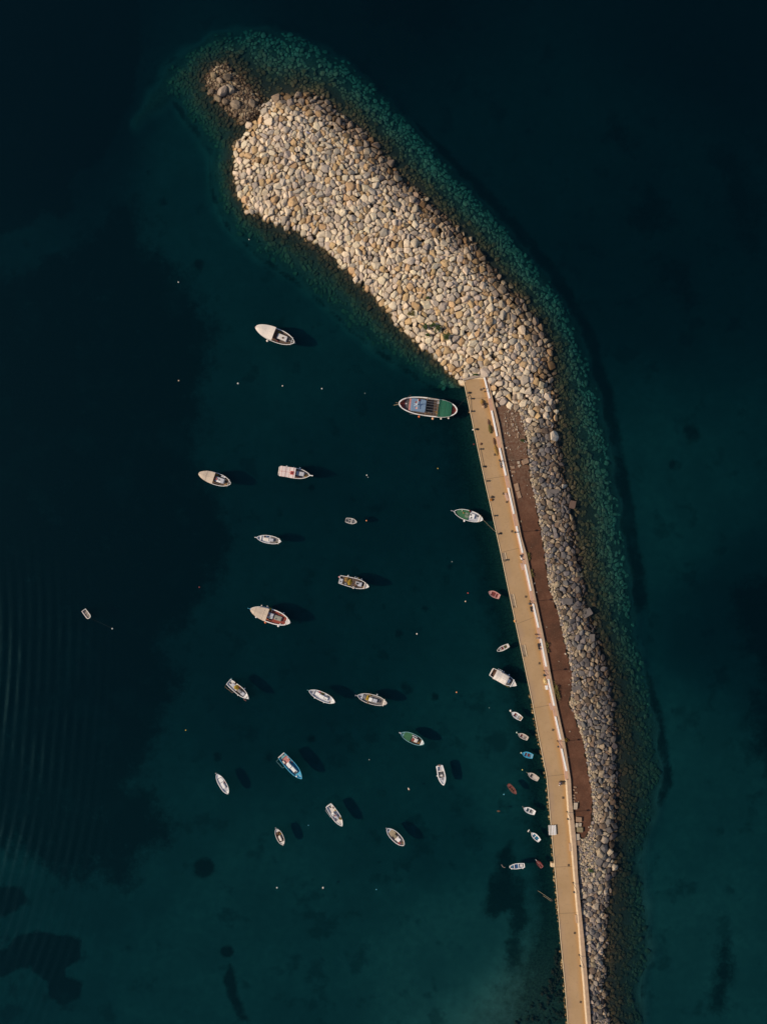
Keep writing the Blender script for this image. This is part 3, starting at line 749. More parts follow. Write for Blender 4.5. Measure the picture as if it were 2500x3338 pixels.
# painted stretch: a stepped wall, tan coping with a lower pink ledge in front
strip('coping', [lambda y: (f_(y)+11.5, DZ-.5), lambda y: (f_(y)+12.0, TOPZ-.08), lambda y: (f_(y)+12.6, TOPZ), lambda y: (e_(y)-.6, TOPZ), lambda y: (e_(y), TOPZ-.1), lambda y: (e_(y)-1.0, .3)], WALLM, wall, YN)
strip('pink_ledge', [lambda y: (f_(y), DZ-.3), lambda y: (f_(y)+.6, DZ+.40), lambda y: (f_(y)+1.2, DZ+.46), lambda y: (f_(y)+11.4, DZ+.46), lambda y: (f_(y)+11.4, DZ-.3)], LEDGEM, wall, [y for y in YN if y >= 1222])
for (x0, y0, x1, y1) in ((1578, 1229, 1596, 1298), (1602, 1338, 1620, 1422), (1628, 1460, 1649, 1550), (1656, 1590, 1675, 1675), (1683, 1715, 1703, 1802), (1711, 1840, 1730, 1926), (1737, 1968, 1755, 2046), (1762, 2082, 1780, 2173),
                         (1787, 2214, 1806, 2301), (1810, 2336, 1827, 2411), (1830, 2441, 1846, 2514)):
    z = DZ+1.02; A, B = at(x0, y0, z), at(x1, y1, z); mid = (A+B)/2
    mb = MB(); mb.box(local(wall, (mid.x+.02, mid.y, DZ+.74)), ((B-A).length, .46, .56), math.atan2(B.y-A.y, B.x-A.x), .06); mb.build('white_panel', WHITEM, wall)
for (x0, y0, x1, y1, ww) in ((1645, 1607, 1653, 1632, .75), (1696, 1836, 1703, 1858, .75), (1789, 2292, 1797, 2315, .7)):
    A, B = at(x0+3, y0, DZ+.4), at(x1+3, y1, DZ+.4); mid = (A+B)/2; mb = MB(); mb.box(local(wall, (mid.x-.1, mid.y, DZ+.2)), ((B-A).length, ww, .42), math.atan2(B.y-A.y, B.x-A.x), .04); mb.build('ledge_seat', LEDGEM, wall)
# plain stretch: battered face, sunlight painted in as paler concrete, and tan coping
strip('wall_face', [lambda y: (f_(y), DZ-.3), lambda y: (f_(y)+.2, DZ+.02), lambda y: (f_(y)+5.0, TOPZ-.12), lambda y: (f_(y)+6.2, TOPZ-.1), lambda y: (f_(y)+6.4, DZ-.3)], FACEM, wall, YSO)
strip('coping', [lambda y: (f_(y)+6.6, DZ-.5), lambda y: (f_(y)+6.0, TOPZ-.1), lambda y: (f_(y)+6.4, TOPZ), lambda y: (e_(y)-.6, TOPZ), lambda y: (e_(y), TOPZ-.1), lambda y: (e_(y)-1.0, .2)], WALLM, wall, YSO)
for y0, y1 in ((2749, 2775), (2983, 3009)):
    mb = MB(); A = at(f_(y0)-1, y0, DZ+.5); B = at(f_(y1)-1, y1, DZ+.5); mid = (A+B)/2; mb.box(local(wall, (mid.x, mid.y, DZ+.25)), ((B-A).length, .6, .5), math.atan2(B.y-A.y, B.x-A.x), .04); mb.build('wall_seat', WALLM, wall)
pl = at(1577, 1183, 2.6); mb = MB(); mb.box((0, 0, 0), (1.7, 4.6, 1.4), R(8), .1)
tag(mb.build('stone_block', paint('pale_squared_stone', (.50, .42, .33), .9, .25, 1), None, (pl.x, pl.y, 2.1)), 'tall squared pale block at the head of the parapet wall', 'stone block', 'squared stone blocks')

# ------------------------------------------------------------------ street lamps along the parapet
LAMPS = [((1579, 1277), 'first from the mound end of the pier'), ((1630, 1505), 'by the long ochre heap'), ((1679, 1734), 'level with the green decked caique'), ((1726, 1959), 'level with the pink rowing boat'),
         ((1772, 2186), 'beside the cream covered pile'), ((1816, 2415), 'near the lower end of the painted wall'), ((1846.5, 2645), 'opposite the white boarding steps'), ((1866, 2877), 'standing by the plain southern wall'), ((1886, 3112), 'nearest to the bottom edge of the view')]
LH = 7.2
proto = None
for k, ((px, py), where) in enumerate(LAMPS):
    p = at(px, py, DZ)
    if proto is None:
        t = empty('street_lamp', p); proto = t
        mb = MB(); mb.tube([(0, 0, 0), (0, 0, LH)], .085, 8, .05); mb.build('pole', IRON, t)
        mb = MB(); mb.rings([[(.2*math.cos(a*math.pi/4), .2*math.sin(a*math.pi/4), z) for a in range(8)] for z in (0, .12)]+[[(.11*math.cos(a*math.pi/4), .11*math.sin(a*math.pi/4), .5) for a in range(8)]]); mb.build('base', IRON, t)
        mb = MB(); mb.tube([(0, 0, LH-.05), (-.45, 0, LH-.02), (-1.0, .03, LH-.25), (-1.15, .03, LH-.55)], .04, 6); mb.tube([(0, 0, LH-1.0), (-.5, 0, LH-.7), (-.9, 0, LH-.25)], .022, 5); mb.build('arm', IRON, t)
        mb = MB(); mb.ball((-1.15, .03, LH-.85), .30, (1, 1, .9), 12, 8); g = mb.build('lamp_globe', paint('smoked_lamp_globe', (.11, .09, .085), .25, .2), t, smooth=True)
        mb = MB(); mb.rings([[(-1.15+r_*math.cos(a*math.pi/5), .03+r_*math.sin(a*math.pi/5), z) for a in range(10)] for r_, z in ((.34, LH-.74), (.30, LH-.58), (.08, LH-.46))]); mb.build('cap', IRON, g)
    else:
        t = proto.copy(); COL.objects.link(t); t.location = p
        for ch in list(proto.children):
            c_ = ch.copy(); COL.objects.link(c_); c_.parent = t
            for g_ in ch.children:
                q = g_.copy(); COL.objects.link(q); q.parent = c_
    tag(t, 'dark street lamp with one globe arm '+where, 'street lamp', 'street lamps along the parapet wall')

# mooring bollards on the harbour kerb
BOLL = [((1526, 1281), 'nearest the head of the pier'), ((1536, 1300), 'with a line trailing along the paving'), ((1537, 1341), 'at the lower end of the trailing line'), ((1550, 1400), 'level with the dark olive heap'), ((1566, 1464), 'on the pier beside small brown litter'), ((1575, 1521), 'next to the dark square at the end of a long line'),
        ((1587, 1568), 'standing alone above the orange heap'), ((1601, 1621), 'beside the orange heap of netting'), ((1612, 1681), 'level with the green decked caique'), ((1625, 1740), 'where the caique line comes ashore'), ((1649, 1825), 'at the first landing recess'), ((1797, 2932), 'with two ropes over the quay low on the pier')]
bp_ = None
for (px, py), where in BOLL:
    p = at(px, py, DZ)
    if bp_ is None:
        t = empty('bollard', p); bp_ = t
        mb = MB(); mb.rings([[(r_*math.cos(a*math.pi/5), r_*math.sin(a*math.pi/5), z) for a in range(10)] for r_, z in ((.2, 0), (.16, .08), (.13, .42))]); mb.build('post', IRON, t)
        mb = MB(); mb.rings([[(r_*math.cos(a*math.pi/5), r_*math.sin(a*math.pi/5), z) for a in range(10)] for r_, z in ((.13, .42), (.24, .5), (.22, .6), (.08, .66))]); mb.tube([(-.34, 0, .36), (.34, 0, .36)], .045, 6); mb.build('cap', IRON, t)
    else:
        t = bp_.copy(); COL.objects.link(t); t.location = p
        for ch in list(bp_.children): c_ = ch.copy(); COL.objects.link(c_); c_.parent = t
    t.scale = (1.35, 1.35, 1.2)
    tag(t, 'iron mooring bollard '+where, 'bollard', 'mooring bollards on the pier kerb')

def rope(pts, label, r=.04, mat=None, group='mooring ropes'):
    mb = MB(); mb.tube(pts, r, 5); return tag(mb.build('mooring_rope', mat or ROPE), label, 'rope', group)
def sag(a, b, d=.4, n_=6):
    a, b = Vector(a), Vector(b); return [a.lerp(b, i/n_)-Vector((0, 0, d*4*(i/n_)*(1-i/n_))) for i in range(n_+1)]
rope([at(x, y, DZ+.16) for x, y in ((1528, 1284), (1533, 1293), (1535, 1310), (1535, 1325), (1537, 1341))], 'dark line lying on the paving near the head of the pier', .045, IRON)
rope([at(x, y, DZ+.16) for x, y in ((1566, 1466), (1570, 1485), (1574, 1505), (1576, 1520))], 'dark line lying along the kerb between two bollards', .045, IRON)
for (x, y) in ((1557, 1466), (1590, 1623), (1592, 1568), (1605, 1683), (1617, 1742)):
    a = at(x+10, y-3, DZ+.2); rope([a, at(x+5, y-1.5, DZ+.18), at(x, y+1, .3)], f'short pale rope hanging over the kerb near the bollard {"above" if y < 1600 else "below"} the orange heap' if 1560 < y < 1700 else f'short pale rope over the kerb {"high up the pier" if y < 1500 else "where the caique is tied"}', .05)
for dy in (0, 5): rope(sag(at(1795, 2932+dy, DZ+.2), at(1770-18*(dy == 0), 2915-12*(dy == 0)+dy, .05), .1), 'pale rope running from the lowest bollard down into the water' if dy == 0 else 'shorter pale rope over the quay beside the lowest bollard', .05)

# nets, sacks and other heaps on the pier: lumpy mounds of loops
def heap(name, px, py, z, lx, ly, h, rz, mat, label, cat, group=None, lump=.25, parent=None, loc=None):
    p = at(px, py, z) if loc is None else Vector(loc)
    mb = MB(); nn = 14
    rings = []
    for k in range(6):
        t = k/5; r_ = math.sqrt(max(0, 1-t**1.6)) if k < 5 else .12
        rings.append([(.5*lx*r_*math.cos(a*2*math.pi/nn)*(1+random.uniform(-lump, lump)), .5*ly*r_*math.sin(a*2*math.pi/nn)*(1+random.uniform(-lump, lump)), h*t*(1+random.uniform(-lump, lump)*.8)) for a in range(nn)])
    mb.rings(rings)
    for k in range(5):
        a = random.uniform(0, 6.28); q = random.uniform(.1, .6)
        mb.torus((.5*lx*q*math.cos(a), .5*ly*q*math.sin(a), h*(1-q*q)*.95), min(lx, ly)*random.uniform(.12, .22), min(lx, ly, .8)*.05, 9, 4)
    o = mb.build(name, mat, None, p); o.rotation_euler = (0, 0, rz)
    return tag(o, label, cat, group)
heap('net_pile', 1571, 1311, DZ, 1.2, 1.9, .8, .2, OCHRE, 'yellow brown netting pile standing on the pier near its head', 'net pile')
heap('sack', 1576, 1326, DZ, 1.2, 1.1, .9, 0, paint('sandy_sacking', (.50, .34, .22), .9), 'sandy sack leaning on the yellow brown netting pile', 'sack', None, .12)
heap('crate_stack', 1574, 1318, DZ, .9, 1.2, 1.2, .1, BROWN, 'dark brown pile wedged between netting and sandy sack', 'pile')
heap('net_pile', 1597, 1398, DZ, 1.1, 3.0, .8, .22, OLIVE, 'dark olive heap piled against the painted ledge', 'net pile')
heap('net_pile', 1593, 1378, DZ, .8, 2.2, .4, .22, BROWN, 'thin brown scraps above the dark olive heap', 'net pile')
heap('net_pile', 1616, 1468, DZ, 1.0, 3.4, .5, .24, OCHRE, 'long ochre heap along the painted ledge', 'net pile')
heap('net_pile', 1610, 1440, DZ, .6, 2.4, .5, .2, BROWN, 'narrow rust brown heap just above the long ochre heap', 'net pile')
heap('net_pile', 1601, 1629, DZ+.1, 1.0, .9, .55, 0, paint('orange_net', (.42, .17, .03), .9, .5, 5), 'orange heap of netting on the harbour kerb', 'net pile')
heap('net_pile', 1568, 1447, DZ, .8, .9, .25, 0, BROWN, 'small brown litter heap near the kerb', 'net pile')
heap('cream_pile', 1776, 2220, DZ, 1.3, 1.9, .9, .2, paint('cream_net', (.66, .50, .25), .9, .35, 4), 'cream coloured pile of netting beside the painted ledge', 'net pile')
p = at(1780, 2240, DZ); t = empty('cool_box', p, R(-80), 'white cool box at the lower end of the cream netting pile', 'box')
mb = MB(); mb.box((0, 0, .28), (1.35, .72, .56), 0, .04); mb.build('body', WHITE, t)
mb = MB(); mb.box((0, 0, .61), (1.4, .77, .09), 0, .03); mb.build('lid', WHITE, t)

# ------------------------------------------------------------------ motor scooters
def scooter(px, py, rz, body, label, k=1.0, top=None):
    t = empty('motor_scooter', at(px, py, DZ), rz, label, 'scooter', 'scooters parked along the painted ledge')
    t.scale = (k, k, k)
    mb = MB(); mb.rings([[(x+.0, y*w_, z) for y, z in ((-.5, z0), (.5, z0), (.5, z1), (.25, z1+.05), (-.25, z1+.05), (-.5, z1))] for x, w_, z0, z1 in ((-.78, .18, .55, .72), (-.6, .34, .38, .76), (-.2, .36, .25, .72), (0, .3, .22, .42), (.3, .34, .22, .40), (.42, .42, .30, .9), (.52, .32, .4, 1.0))]); mb.build('body', body, t)
    mb = MB(); mb.rings([[(x, y*w_, z) for y, z in ((-.5, .76), (.5, .76), (.4, z1), (-.4, z1))] for x, w_, z1 in ((-.75, .2, .84), (-.45, .32, .88), (-.1, .26, .86))]); mb.build('seat', top or DARK, t)
    for x in (-.55, .66):
        mb = MB(); mb.torus((x, 0, .25), .19, .07, 14, 6, 'y'); wl_ = mb.build('wheel', DARK, t)
        mb = MB(); mb.tube([(x, -.05, .25), (x, .05, .25)], .13, 10); mb.build('rim', STEEL, wl_)
    mb = MB(); mb.tube([(.66, 0, .25), (.5, 0, 1.02)], .035); mb.tube([(.44, -.34, 1.06), (.5, 0, 1.03), (.44, .34, 1.06)], .025); mb.build('handlebar', STEEL, t)
    mb = MB(); mb.ball((.56, 0, .93), .1, (.8, 1, 1), 8, 5); mb.build('headlight', paint('headlight_lens', (.7, .68, .6), .15, .05), t)
    mb = MB(); mb.box((-.8, 0, .95), (.36, .38, .3), 0, .05); mb.build('top_case', top or DARK, t)
    return t
scooter(1631, 1517, R(-78), DGREY, 'dark grey scooter parked by the lamp near the ochre heap', 1.0, STEEL)
scooter(1697, 1818, R(-72), WHITE, 'white scooter with black seat beside the painted ledge', 1.15)
scooter(1729, 1986, R(-76), DARK, 'slim black scooter below the lamp level with the pink boat', 1.1)
scooter(1754, 2108, R(-76), IRON, 'larger black scooter below the two seated people', 1.35)
# bundles leaning by lamps
for (px, py, where) in ((1726, 1968, 'at the foot of the lamp above the slim black scooter'), (1774, 2201, 'at the foot of the lamp above the cream pile')):
    heap('bundle', px, py, DZ, .95, .8, .8, 0, DGREY if py < 2100 else IRON, 'dark bundle '+where, 'bundle', 'dark bundles under lamps', .15)

# ------------------------------------------------------------------ people sitting on the ledge
def skin_mesh(name, pts, edges, mat, sub=1):
    me = bpy.data.meshes.new(name); me.from_pydata([p[:3] for p in pts], edges, []); me.update()
    o = bpy.data.objects.new(name, me); COL.objects.link(o)
    md = o.modifiers.new('skin', 'SKIN'); md.use_smooth_shade = True
    for i, p in enumerate(pts): me.skin_vertices[0].data[i].radius = (p[3], p[3])
    me.skin_vertices[0].data[0].use_root = True
    sb = o.modifiers.new('sub', 'SUBSURF'); sb.levels = sub; sb.render_levels = sub
    dg = bpy.context.evaluated_depsgraph_get(); dg.update()
    res = bpy.data.meshes.new_from_object(o.evaluated_get(dg)); bpy.data.objects.remove(o)
    res.name = name; res.materials.clear(); res.materials.append(mat); return res
SKIN = paint('skin', (.42, .24, .16), .6, .08)
def person(px, py, z, rz, shirt, trousers, hair, label, lean=0.0):
    """seated: x forward, seat at z = 0"""
    t = empty('person', at(px, py, z), rz, label, 'person', 'people sitting on the painted ledge')
    pts = [(0, 0, .10, .13), (.02+lean*.3, 0, .28, .125), (.03+lean*.7, 0, .48, .13), (.05+lean, 0, .58, .055), (.07+lean, 0, .68, .085), (.09+lean, 0, .79, .09), (.17+lean, 0, .72, .03)]
    ed = [(0, 1), (1, 2), (2, 3), (3, 4), (4, 5), (4, 6)]
    for sgn in (-1, 1):
        b0 = len(pts)
        pts += [(.04+lean*.8, sgn*.19, .50, .065), (.10+lean*.6, sgn*.25, .27, .045), (.32+lean*.3, sgn*.17, .16, .034), (.40+lean*.3, sgn*.15, .15, .028)]
        ed += [(2, b0), (b0, b0+1), (b0+1, b0+2), (b0+2, b0+3)]
        h0 = b0+3
        for q in range(4):
            i = len(pts); pts += [(.46+lean*.3, sgn*(.115+q*.022), .15, .009), (.495+lean*.3-.008*abs(q-1.5), sgn*(.112+q*.023), .125, .008)]; ed += [(h0, i), (i, i+1)]
        i = len(pts); pts += [(.42+lean*.3, sgn*.105, .155, .010), (.45+lean*.3, sgn*.085, .14, .009)]; ed += [(h0, i), (i, i+1)]
        b1 = len(pts)
        pts += [(.10, sgn*.10, .06, .09), (.46, sgn*.12, .04, .065), (.48, sgn*.12, -.20, .05), (.45, sgn*.12, -.40, .038), (.58, sgn*.13, -.43, .036)]
        ed += [(0, b1), (b1, b1+1), (b1+1, b1+2), (b1+2, b1+3), (b1+3, b1+4)]
    link('body', skin_mesh('body', pts, ed, SKIN), t)
    sp = [(0, 0, .08, .15), (.02+lean*.3, 0, .28, .14), (.03+lean*.7, 0, .47, .145)]; se = [(0, 1), (1, 2)]
    tp = [(0, 0, .09, .155)]; te = []
    for sgn in (-1, 1):
        i = len(sp); sp += [(.04+lean*.8, sgn*.195, .50, .085), (.10+lean*.6, sgn*.255, .27, .065)]; se += [(2, i), (i, i+1)]
        i = len(tp); tp += [(.10, sgn*.10, .06, .11), (.46, sgn*.12, .04, .085), (.48, sgn*.12, -.20, .07), (.455, sgn*.12, -.37, .06)]; te += [(0, i), (i, i+1), (i+1, i+2), (i+2, i+3)]
    link('shirt', skin_mesh('shirt', sp, se, shirt), t); link('trousers', skin_mesh('trousers', tp, te, trousers), t)
    mb = MB(); mb.ball((.055+lean, 0, .80), .115, (1.0, .95, .95), 12, 8); mb.build('hair', hair, t, smooth=True)
person(1748, 2069, DZ+.46, R(165), DRED, IRON, paint('dark_hair', (.03, .02, .015), .6, .1), 'person in dark maroon top sitting on the ledge, upper of the two', .06)
person(1752, 2080, DZ+.46, R(175), paint('silver_shirt', (.55, .53, .58), .7, .2), DGREY, paint('grey_hair', (.30, .28, .27), .6, .1), 'person in pale grey top sitting on the ledge, lower of the two', .02)

# ------------------------------------------------------------------ hand cart, boarding steps, odd fittings
t = empty('hand_cart', at(1830, 2551, DZ), R(176), 'thin framed hand cart with loaded basket at the end of the white striped wall', 'cart')
mb = MB()
for yy in (-.5, .5): mb.tube([(-1.0, yy, .45), (.6, yy, .45), (1.1, yy, .75)], .04)
for xx in (-1.0, -.3, .6): mb.tube([(xx, -.5, .45), (xx, .5, .45)], .035)
mb.tube([(1.1, -.5, .75), (1.1, .5, .75)], .035); mb.build('frame', IRON, t)
for yy in (-.58, .58):
    mb = MB(); mb.torus((.45, yy, .3), .26, .05, 14, 5, 'y'); mb.build('wheel', DARK, t)
mb = MB(); mb.box((.55, 0, .72), (.8, .85, .5), 0, .05); mb.build('basket', DGREY, t)
heap('bag', 0, 0, 0, .55, .5, .35, 0, paint('pinkish_bag', (.5, .36, .38), .7), 'pinkish bag lying on the hand cart', 'bag', None, .15, None, (at(1822, 2550, DZ).x, at(1822, 2550, DZ).y, DZ+.97))
heap('bag', 0, 0, 0, .3, .3, .3, 0, WHITE, 'small white bag standing beside the hand cart', 'bag', None, .1, None, at(1822, 2559.5, DZ))
heap('bundle', 1839, 2546, DZ, .5, .5, .6, 0, DARK, 'small black bundle between hand cart and wall', 'bundle', None, .1)
t = empty('boarding_steps', at(1799, 2704, DZ), R(-87), 'white slatted boarding steps projecting over the quay edge', 'steps')
for k in range(5):
    mb = MB(); mb.box((0, 1.0-.5*k, .55-.09*abs(k-1.2)+.06), (3.2, .36, .07), R(0), .015); mb.build('slat', WHITE if k < 3 else OFFW, t).location.y = -0.05
mb = MB()
for xx in (-1.4, 1.4): mb.tube([(xx, 1.15, .5), (xx, -1.2, .25)], .06); mb.tube([(xx, -1.2, .3), (xx, -1.2, 0)], .05)
mb.build('frame', TAN, t)
p = at(1801, 2820, DZ); mb = MB(); mb.box((0, 0, 0), (1.1, 1.3, 1.2), R(-5), .06); tag(mb.build('quay_block', KERBM, None, (p.x, p.y, .75)), 'small square concrete block jutting from the quay near the red rowing boat', 'block')
heap('fender', 1677, 2024, .7, .7, .9, .9, 0, paint('bright_orange_buoy', (.75, .36, .12), .5), 'orange float bunch hanging on the quay edge above the second landing', 'float', None, .1)  # plain orange base colour
heap('fender', 1541, 1401, .7, .45, .5, .5, 0, WHITE, 'round white float hanging on the quay edge by the dark square', 'float', None, .05)
heap('fender', 1544, 1448, .2, .5, .6, .4, 0, DRED, 'dull red float in the water against the quay', 'float', None, .1)
heap('fender', 1529, 1344, .8, .45, .5, .5, 0, TAN, 'tan float hanging on the quay by the trailing line', 'float', None, .05)

# ------------------------------------------------------------------ squared stones and slabs
SLABM = paint('sandy_slab_stone', (.33, .22, .15), .9, .25, .9); BLOCKM = paint('grey_block_stone', (.15, .135, .135), .9, .25, .9); PALEB = paint('pale_block_stone', (.48, .41, .33), .9, .25, .9)
def block(px, py, z, lx, ly, h, rz, mat, label, name='stone_block', group='squared stone blocks'):
    p = at(px, py, z+h); mb = MB(); x, y = lx/2, ly/2
    poly = [(-x*random.uniform(.8, 1), -y), (x*random.uniform(.6, .9), -y*random.uniform(.9, 1)), (x, -y*random.uniform(.5, .9)), (x*random.uniform(.85, 1), y), (-x*random.uniform(.7, .95), y*random.uniform(.9, 1)), (-x, y*random.uniform(.4, .8))]
    mb.prism(poly, 0, h, .06); o = mb.build(name, mat, None, (p.x, p.y, z)); o.rotation_euler = (R(random.uniform(-3, 3)), R(random.uniform(-4, 4)), R(rz)); return tag(o, label, 'stone block', group)
block(1684, 1588, 1.6, 1.4, 2.5, .35, 12, SLABM, 'long tan slab lying on the dirt, upper of two beside the wall')
block(1691, 1613, 1.6, 1.2, 2.3, .32, 16, SLABM, 'tan slab lying on the dirt, lower of two beside the wall')
block(1712, 1504, 1.6, 2.2, 1.7, .8, 18, SLABM, 'squared brown block at the edge of the dirt track')
block(1672, 1524, 1.6, 1.2, .8, .25, 5, SLABM, 'small broken slab flush in the dirt track, upper')
block(1673, 1538, 1.6, 1.3, .7, .25, 5, SLABM, 'small broken slab flush in the dirt track, lower')
block(1690, 1508, 1.6, .8, .9, .35, 10, PALEB, 'pale stone on the dirt, upper of a close pair'); block(1693, 1518, 1.6, 1.0, .6, .35, 25, PALEB, 'pale stone on the dirt, lower of a close pair')
block(1687, 1420, 1.6, .6, 1.6, .3, 6, SLABM, 'narrow upright slab in the gravelly top of the track')
block(1801, 1602, 1.3, 4.2, 1.5, .9, 0, BLOCKM, 'long rectangular grey block lying across the riprap'); block(1866, 1645, .2, 2.0, 2.6, .9, -12, paint('reddish_block', (.13, .085, .07), .9), 'reddish squared block at the seaward waterline')
block(1849, 1960, 1.5, 3.4, 2.0, .9, -4, BLOCKM, 'broad rectangular block among riprap above the track bend'); block(1913, 1999, .5, 3.4, 2.3, .9, 30, BLOCKM, 'tilted dark slab at the seaward edge of the riprap')
block(1929, 2079, .5, 1.8, 2.5, .9, -4, BLOCKM, 'dark square block near the waterline below the tilted slab'); block(1880, 2245, 1.6, 3.2, 1.8, .6, 20, BLOCKM, 'weathered flat slab at the lower end of the riprap bend')
block(1876, 2628, 1.6, 1.2, 2.2, .7, -5, PALEB, 'rounded pale block behind the wall, topmost of its row'); block(1887, 2672, 1.6, 1.9, 1.6, .7, -6, SLABM, 'tan squared block behind the wall above a pale pair')
block(1880, 2690, 1.6, .9, 1.4, .6, -8, PALEB, 'pale narrow block behind the wall, left of a pair'); block(1891, 2689, 1.6, .8, 1.2, .6, -8, PALEB, 'pale narrow block behind the wall, right of a pair')
block(1890, 2705, 1.6, 2.0, 1.6, .7, -5, paint('olive_block', (.25, .21, .13), .9), 'olive grey squared block below the pale pair'); block(1882, 2729, 1.4, 1.4, 2.0, .7, 0, PALEB, 'whitish block against the wall above the tan end block')
block(1884, 2748, 1.3, 1.4, 1.6, .7, 0, SLABM, 'tan end block, lowest of the row behind the wall')
for i in range(8): block(1866+random.uniform(0, 12), 2566+i*9, 1.5, random.uniform(.7, 1.4), .5, .35, random.uniform(-40, 10), SLABM, 'rough tan stone in the rubble strip behind the end of the painted wall', 'rough_stone', 'rough stones behind the wall')

# ------------------------------------------------------------------ shrubs and weeds
LEAFS = [paint('leaf_green', (.045, .085, .02), .8, .4, 6), paint('dry_weed_green', (.16, .14, .04), .8, .4, 6), paint('yellow_weed', (.26, .17, .03), .8, .4, 6)]
def shrub(px, py, z, lx, ly, h, rz, mat, label, nl=260, name='shrub'):
    t = empty(name, at(px, py, z), rz, label, 'shrub', 'small plants on the breakwater')
    mb = MB()
    for k in range(7):
        a = random.uniform(0, 6.28); q = random.uniform(.2, .9); mb.tube([(0, 0, 0), (lx*.25*q*math.cos(a), ly*.25*q*math.sin(a), h*.5), (lx*.45*q*math.cos(a), ly*.45*q*math.sin(a), h*.9)], .025, 4, .01)
    mb.build('stems', BROWN, t)
    mb = MB(); cl = [(random.uniform(-.4, .4)*lx, random.uniform(-.4, .4)*ly, random.uniform(.3, .95)*h) for _ in range(9)]
    for k in range(nl):
        c0 = random.choice(cl); c = Vector(c0)+Vector((random.gauss(0, .13*lx), random.gauss(0, .13*ly), random.gauss(0, .14*h))); c.z = max(.05, c.z)
        u = Vector((random.gauss(0, 1), random.gauss(0, 1), random.gauss(0, .5))).normalized(); v = u.orthogonal().normalized(); s_ = random.uniform(.06, .16)
        mb.add([c-u*s_*1.5, c-v*s_*.6, c+u*s_*1.5, c+v*s_*.6], [(0, 1, 2, 3)])
    mb.build('foliage', mat, t); return t
def gz_at(px, py): return float(ground(np.array([[px, py]], float))[0][0])
for (px, py, lx, ly, h, rz, mt, lab) in ((1427, 1074, 1.5, 1.5, 1.1, 0, 0, 'largest dark green shrub growing between pale boulders'), (1384, 1066, 1.0, 1.0, .8, 0, 0, 'small green shrub left of the largest one on the boulders'), (1410, 1061, 1.3, .8, .8, 0, 0, 'small green shrub just above the largest one on the boulders'),
                                         (1455, 1098, 1.6, 1.2, .8, 0, 0, 'sparse green shrub lowest on the boulder mound'), (1393, 1092, .7, .6, .5, 0, 0, 'tiny green tuft among boulders below the small shrub'), (1339, 1022, 1.2, 1.0, .5, 0, 1, 'faint olive tuft near the harbour side of the boulders'), (1394, 971, .8, .5, .4, 0, 0, 'tiny green tuft on the upper boulders'),
                                         (1809, 2240, 1.1, 4.2, 1.0, .18, 1, 'long olive shrub growing along the back of the wall'), (1818, 2268, .9, 3.0, .7, .2, 1, 'thin dry weeds below the long olive shrub'), (1841, 2411, 1.2, 1.3, .7, 0, 2, 'yellow tuft at the back of the wall'), (1722, 1815, 1.1, 2.6, .5, .2, 1, 'thin weeds at the back of the wall by the white scooter'),
                                         (1732, 1868, 1.0, 2.6, .5, .2, 1, 'sparse weeds at the back of the wall, mid track'), (1783, 2110, .9, 3.0, .6, .2, 1, 'thin weeds behind the wall opposite the larger black scooter'), (1702, 1438, 1.2, 1.0, .4, 0, 0, 'dark tuft in the gravelly top of the track'), (1550, 1222, 2.0, .8, .6, .2, 0, 'dark weeds between the cross wall and the boulders'),
                                         (1925, 2838, 1.8, 1.2, .5, 0, 0, 'green weed patch in the southern gravel')):
    zz_ = max(gz_at(px, py), 1.3 if px > 1700 else 0)
    kk = 1.5 if px < 1500 else 1.0
    shrub(px, py, zz_+(.55 if px < 1500 else .1), lx*kk, ly*kk, h*kk, rz, LEAFS[mt], lab, 420 if px < 1500 else 260)
# scrap on the mound
heap('plastic_sheet', 1003, 433, 3.4, 1.4, .6, .35, -.3, paint('bluish_sheet', (.42, .42, .58), .5), 'crumpled bluish plastic sheet on the boulders near the tip', 'plastic sheet', None, .3)

